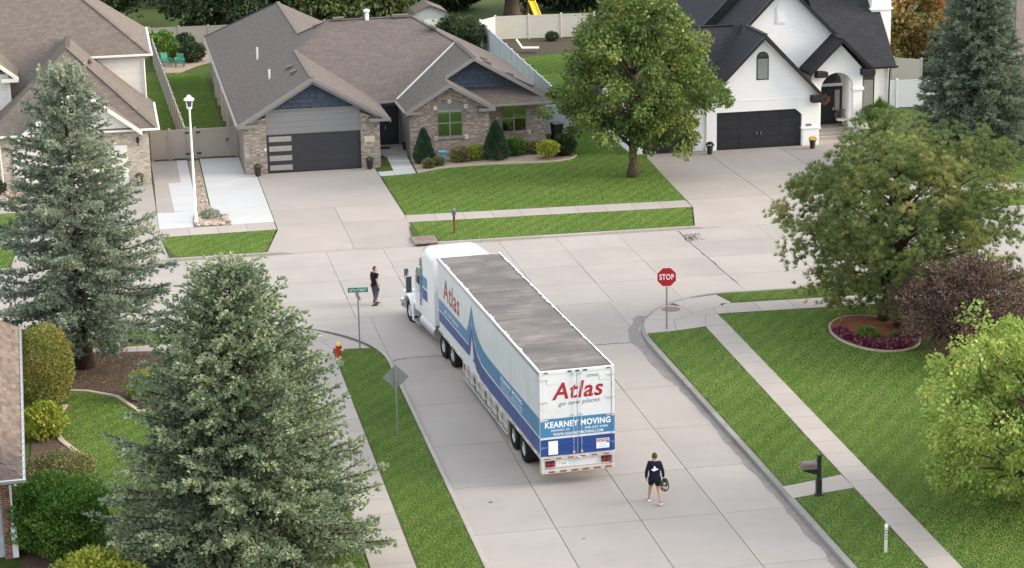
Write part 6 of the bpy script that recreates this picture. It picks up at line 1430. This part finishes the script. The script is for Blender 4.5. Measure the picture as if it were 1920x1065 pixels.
conifer('spruce_tree', 'tall blue spruce in a mulch bed at the left, bare trunk foot showing', -1.7, 85.0, 12.3, 3.9, LM['bluespruce'], z0=1.7, spacing=.40, per=10, k=6, L=.15, W=.046, sprig=.085, droop=.55, power=.70, upturn=.9, irregular=.22, trunk_r=.30, gaps=.02, top_round=1.35, top_open=26)
conifer('spruce_tree', 'large dense grey green spruce in the left foreground', 3.1, 62.3, 9.75, 4.5, LM['spruce'], z0=.4, spacing=.28, per=15, k=4, L=.13, W=.058, sprig=.092, droop=.22, power=.66, upturn=.8, irregular=.18, trunk_r=.28, top_round=.6, top_open=16)
conifer('spruce_tree', 'dark blue spruce right of the white house', 47.9, 112.7, 11.6, 3.5, LM['backspruce'], z0=.25, spacing=.42, per=12, k=4, L=.26, W=.07, sprig=.14, droop=.32, power=.60, upturn=.5, irregular=.12, trunk_r=.25)
broadleaf('pine_tree', 'broad pine with browning needles in the ring bed', 31.6, 83.2, (.65,-.2,4.35), (5.15,4.4,4.0), LM['pine'], n=900, per=13, cr=.50, L=.22, W=.019, trunk_h=6.8, trunk_r=.20, bark='darkbark', inner=.38, amp=.13, sc=4.1, seed=2.2, limbs=75, kind='tuft', flat=.8, lean=(.6,.1))
broadleaf('linden_tree', 'leafy linden tree on the lawn between the brick and white houses', 28.3, 113.75, (.25,0,5.9), (4.35,4.2,4.2), LM['linden'], n=330, per=105, cr=.58, L=.22, W=.16, trunk_h=6.6, trunk_r=.26, inner=.55, amp=.15, sc=5.0, seed=.7, limbs=40, taper=.34)
broadleaf('maple_tree', 'lime green maple at the lower right edge of the lawn', 28.55, 61.7, (0,0,3.3), (3.75,4.2,2.75), LM['maple'], n=330, per=105, cr=.46, L=.145, W=.11, trunk_h=3.8, trunk_r=.14, inner=.5, amp=.20, sc=5.2, seed=3.1, limbs=60, twigs=110)
broadleaf('purple_leaf_tree', 'twiggy purple leaved tree beside the ring bed', 33.0, 77.6, (0,0,2.1), (2.75,3.0,2.0), LM['purple'], n=300, per=80, cr=.42, L=.12, W=.06, trunk_h=2.2, trunk_r=.12, bark='darkbark', inner=.35, amp=.14, sc=4.5, seed=5, limbs=120, twigs=420, hang=.1)
# background trees
bt = [('broad leafy tree rising left behind the brick house', 10.5,172, (0,0,4.3), (5.5,4,3.9), 'dark'), ('tall pale leafed tree behind the main ridge of the brick house', 17.5,172, (0,0,4.0), (4.8,3.5,3.6), 'backtree'), ('pale leafed tree right behind the brick house ridge', 22.3,174, (0,0,3.8), (2.8,3,3.2), 'backtree'),
      ('dark tree behind the cream house roof', -1.0,182, (0,0,4.0), (6,4,3.8), 'dark'), ('dark tree left of the back lawn', 7.0,196, (0,0,3.5), (5.5,4,3.4), 'dark'), ('dark tree beyond the back lawn', 17.5,200, (0,0,3.5), (6.5,4,3.4), 'dark'), ('low dark tree behind the shed', 27.5,184, (0,0,2.6), (4.5,3,2.6), 'dark'), ('low dark tree behind the yellow slide', 39.5,181, (0,0,2.6), (5.0,3,2.6), 'dark'), ('dark tree behind the right part of the cream fence', 47.5,178, (0,0,3.0), (4.5,3,3.0), 'dark')]
for lb, x, y, c, r_, mt in bt: broadleaf('background_tree', lb, x, y, c, r_, LM[mt], n=150, per=90, cr=.95, L=.36, W=.26, trunk_h=c[2], trunk_r=.25, inner=.6, amp=.14, seed=x, limbs=14, group='trees behind the brick house')
broadleaf('weeping_tree', 'thick trunked weeping tree behind the cream fence', 33.5,176, (0,0,5.5), (6,4,3.2), LM['dark'], n=120, per=80, cr=1.0, L=.4, W=.2, trunk_h=5.0, trunk_r=.75, inner=.6, seed=4, limbs=20, base_flat=2.4, hang=-.8)
broadleaf('dark_shrub', 'large dark shrub between the shed and the white fence end', 26.4,160.5, (0,0,1.2), (2.0,1.6,1.4), LM['dark'], n=90, per=90, cr=.5, L=.2, W=.13, inner=.4, cat='shrub', limbs=8, seed=6)
broadleaf('dark_shrub', 'tall dark evergreen shrub in front of the garden shed', 26.0,163.6, (0,0,1.0), (.6,.6,1.2), LM['cone'], n=30, per=80, cr=.4, L=.16, W=.1, inner=.3, cat='shrub', limbs=4, seed=7)
broadleaf('autumn_tree', 'orange and red autumn tree between the white house and the right spruce', 54.5,141, (0,0,4.4), (4.2,3.5,4.2), LM['autumn'], n=170, per=90, cr=.85, L=.30, W=.22, trunk_h=4.5, trunk_r=.25, inner=.55, seed=8, limbs=14)
broadleaf('turning_shrub', 'yellow green tree at the foot of the autumn tree', 51.9,139.5, (0,0,2.0), (2.4,2,2.0), LM['autumngreen'], n=90, per=90, cr=.6, L=.24, W=.17, inner=.5, cat='shrub', limbs=8, seed=9)
broadleaf('dark_tree', 'dark tree over the brown roofed house', 64,146, (0,0,6), (6,4,4), LM['dark'], n=110, per=80, cr=.9, L=.34, W=.25, trunk_h=6, trunk_r=.3, inner=.55, seed=10, limbs=14)
broadleaf('yard_tree', 'small green tree behind the linden on the right yard', 37.5,150, (0,0,3.2), (3.2,3,2.8), LM['linden'], n=110, per=90, cr=.6, L=.26, W=.18, trunk_h=3.2, trunk_r=.15, inner=.5, seed=11, limbs=12)

def shrub(name, label, x, y, rx, rz, mat, n=2600, L=.11, W=.08, ry=None, zc=None, group=None, inner=.45, seed=0, cone=False, amp=.06):
    """dense clipped or rounded shrub: leaves fill an outer shell, stems inside"""
    t = thing(name, label, 'shrub', (x,y,0), group=group); ry = ry or rx; zc = rz if zc is None else zc
    d = rdir(n); r_ = inner+(1-inner)*RNG.random(n)**.45; lf = lumpy(amp, 5.5, seed)(d); P = d*(r_*lf)[:,None]
    if cone:
        u = RNG.random(n)**.75; a = RNG.uniform(0,6.283,n); prof = np.where(u < .15, .75+.25*u/.15, (1-(u-.15)/.85)**.72); R_ = prof*(.62+.38*RNG.random(n)**.5)*(1+.10*np.sin(a*5+seed+u*9)); P = np.stack([np.cos(a)*R_*rx, np.sin(a)*R_*ry, u*rz*2], 1); D = unit(np.stack([np.cos(a)*.6, np.sin(a)*.6, np.full(n,.9)], 1)+rdir(n)*.45)
    else:
        P = P*np.array([rx,ry,rz])+np.array([0,0,zc]); P[:,2] = np.where(P[:,2] < .04, np.abs(P[:,2])*.5+.03, P[:,2]); D = unit(d*.7+rdir(n)*.75+np.array([0,0,.2]))
    V, F = quads(P, D, L*RNG.uniform(.7,1.3,n), W*RNG.uniform(.8,1.2,n)); A = np.clip(.35*smooth_noise(P, 5, seed)+.65*RNG.random(n), 0, 1)
    raw('foliage', V, F, mat, t, A); m = MB()
    for k in range(7): a = 6.283*k/7; limb(m, (0,0,0), (rx*.55*math.cos(a), ry*.55*math.sin(a), zc*1.2), .025, .008, .05, 3, 4)
    m.build('stems', M['darkbark'], t); return t
shrub('conical_evergreen', 'conical evergreen left of the arched window', 17.62,120.75, .62,.98, LM['cone'], 6500, .13,.07, cone=True, seed=1)
shrub('conical_evergreen', 'conical evergreen between the two brick house windows', 21.82,120.6, .76,1.1, LM['cone'], 8500, .13,.07, cone=True, seed=2)
shrub('round_shrub', 'olive round shrub below the arched window, the left of a touching pair', 19.75,120.55, .62,.42, LM['olive'], 2800, seed=3)
shrub('round_shrub', 'yellow green round shrub touching the olive one below the arched window', 20.62,120.75, .50,.44, LM['yellow'], 2400, seed=4)
shrub('round_shrub', 'green round shrub below the right window of the brick house', 23.1,121.4, .62,.52, LM['green'], 3000, seed=5)
shrub('round_shrub', 'small brownish shrub at the left foot of the bird bath', 17.65,119.3, .34,.26, LM['olive'], 1100, seed=6)
shrub('round_shrub', 'small olive shrub just left of the bird bath', 18.3,119.75, .33,.25, LM['olive'], 1100, seed=7)
shrub('round_shrub', 'yellow green potted shrub near the right end of the front bed', 24.75,119.95, .62,.40, LM['yellow'], 1500, .16,.10, zc=.62, seed=8, inner=.5, amp=.15)
shrub('round_shrub', 'dull olive shrub behind the potted one in the front bed', 24.2,121.6, .5,.36, LM['olive'], 1400, seed=9)
shrub('round_shrub', 'dark green loose shrub at the right end of the front bed', 25.9,120.6, .62,.62, LM['dark'], 2200, .15,.10, seed=10, amp=.14)
shrub('clipped_hedge', 'tall rounded hedge turning orange beside the near roof', -3.15,80.2, 1.15,1.62, LM['hedge'], 15000, .09,.065, ry=1.9, seed=11, amp=.04)
shrub('leafy_shrub', 'bright yellow green shrub beside the near gutter', -3.15,76.6, .75,.65, LM['yellow'], 2600, .14,.09, seed=12, amp=.14, inner=.5)
shrub('leafy_shrub', 'brownish green spreading shrub behind the big green bush', -2.5,70.6, 1.2,.7, LM['olive'], 6500, .09,.06, ry=1.3, seed=13, amp=.1)
shrub('leafy_shrub', 'big glossy dark green bush below the near gutter corner', -2.55,65.6, 1.65,1.15, LM['green'], 19000, .12,.075, ry=1.7, seed=14, amp=.17)
shrub('leafy_shrub', 'yellow green shrub at the bottom left edge of the picture', -1.35,59.8, 1.25,1.0, LM['yellow'], 6500, .13,.085, seed=15, amp=.18, inner=.45)
shrub('leafy_shrub', 'small yellow shrub on the mulch left of the near spruce', .55,80.3, .62,.55, LM['yellow'], 1900, .13,.085, seed=16, amp=.14, inner=.5)
shrub('leafy_shrub', 'lime green shrub by the taupe fence in the back yard', 4.2,163.2, 1.15,1.1, LM['green'], 2600, .22,.15, seed=17, amp=.14)
shrub('leafy_shrub', 'dark round shrub by the back fence of the left yard', 6.0,166.0, .75,.8, LM['dark'], 1500, .18,.12, seed=18)
shrub('leafy_shrub', 'dark spreading shrub left of the grey roof corner', 6.3,162.0, 1.0,.7, LM['dark'], 1800, .18,.12, seed=19, amp=.12)
shrub('leafy_shrub', 'small dark bush at the cream house entrance', -6.4,119.3, .5,.35, LM['dark'], 900, .12,.08, seed=20)
shrub('low_shrub', 'grey green ground plant in the rock circle by the lamp', 4.75,110.6, .5,.16, LM['bluespruce'], 900, .10,.05, ry=.7, seed=21)
shrub('leafy_shrub', 'small shrub in front of the cream yard fence', 34.2,163.4, .5,.35, LM['dark'], 700, .16,.1, seed=22)
for o, mt, hh in zip(pots, ('olive','olive','dark','olive','dark','yellow'), (.5,.5,.42,.5,.5,.5)):       # what grows in the planters
    n = 160; d = rdir(n); d[:,2] = np.abs(d[:,2]); V, F = quads(d*np.array([.17,.17,.16])+np.array([0,0,hh]), d+np.array([0,0,.4]), .12, .05); raw('plant', V, F, LM[mt] if mt != 'yellow' else M['ylw'], o, RNG.random(n))
# ornamental grass beside the white house
og = thing('ornamental_grass', 'tall fountain grass clump beside the white house window', 'grass clump', (45.4,121.2,0))
n = 4200; a = RNG.uniform(0,6.283,n); sp_ = RNG.random(n)**.7*1.25; h_ = RNG.uniform(1.2,2.35,n); V = []; 
b0 = np.stack([np.cos(a)*.25*sp_, np.sin(a)*.25*sp_, np.zeros(n)], 1); m1 = b0+np.stack([np.cos(a)*.45*sp_, np.sin(a)*.45*sp_, h_*.75], 1); e1 = m1+np.stack([np.cos(a)*.55*sp_, np.sin(a)*.55*sp_, h_*(.35-.45*sp_)], 1); s_ = np.stack([-np.sin(a), np.cos(a), 0*a], 1)*.018
V = np.stack([b0-s_, b0+s_, m1+s_, m1-s_, e1], 1).reshape(-1,3); i5 = np.arange(n)*5
F = np.concatenate([np.stack([i5,i5+1,i5+2,i5+3],1), np.stack([i5+3,i5+2,i5+4,i5+4],1)]); F3 = np.concatenate([np.stack([i5,i5+1,i5+2],1), np.stack([i5,i5+2,i5+3],1), np.stack([i5+3,i5+2,i5+4],1)])
raw('blades', V, F3, LM['grassy'], og, np.tile(RNG.random(n), 3))
# bedding flowers round the front of the ring bed
fb = []; 
for k in range(900):
    a = RNG.uniform(R(165), R(385)); rr_ = RNG.uniform(.66,.96); fb.append((30.55+1.72*rr_*math.cos(a), 81.5+2.65*rr_*math.sin(a), .07+.16*RNG.random()))
fb = np.array(fb); V, F = burst(fb, np.tile(np.array([0,0,1.0]), (len(fb),1)), 5, 1.1, .13, .09); fo = raw('flower_bedding', V, F, LM['flower'], None, np.repeat(RNG.random(len(fb)), 5)); tag(fo, 'magenta and pink bedding plants edging the ring bed', 'flowers', kind='stuff')
shrub('low_shrub', 'left small green perennial clump in the ring bed', 30.1,80.95, .45,.22, LM['green'], 700, .13,.05, seed=23); shrub('low_shrub', 'right small green perennial clump in the ring bed', 31.2,80.45, .40,.17, LM['olive'], 500, .12,.05, seed=24)
# bark chips and fallen leaves on the mulch under the spruce
n = 1500; P = np.stack([RNG.uniform(-3.2,2.2,n), RNG.uniform(79.5,86.4,n), np.full(n,.055)], 1); ins = [i for i in range(n) if clip([(P[i,0],P[i,1]),(P[i,0]+.001,P[i,1]),(P[i,0],P[i,1]+.001)], []) and (P[i,1] > 82.2 or P[i,0] > -.4)]
P = P[ins]; V, F = quads(P, np.stack([RNG.normal(size=len(P)), RNG.normal(size=len(P)), RNG.uniform(-.1,.2,len(P))], 1), .09, .06); lo = raw('bark_chips', V, F, LM['olive'], None, RNG.random(len(P))); tag(lo, 'scattered bark chips and dry leaves on the mulch under the spruce', 'bark chips', kind='stuff')
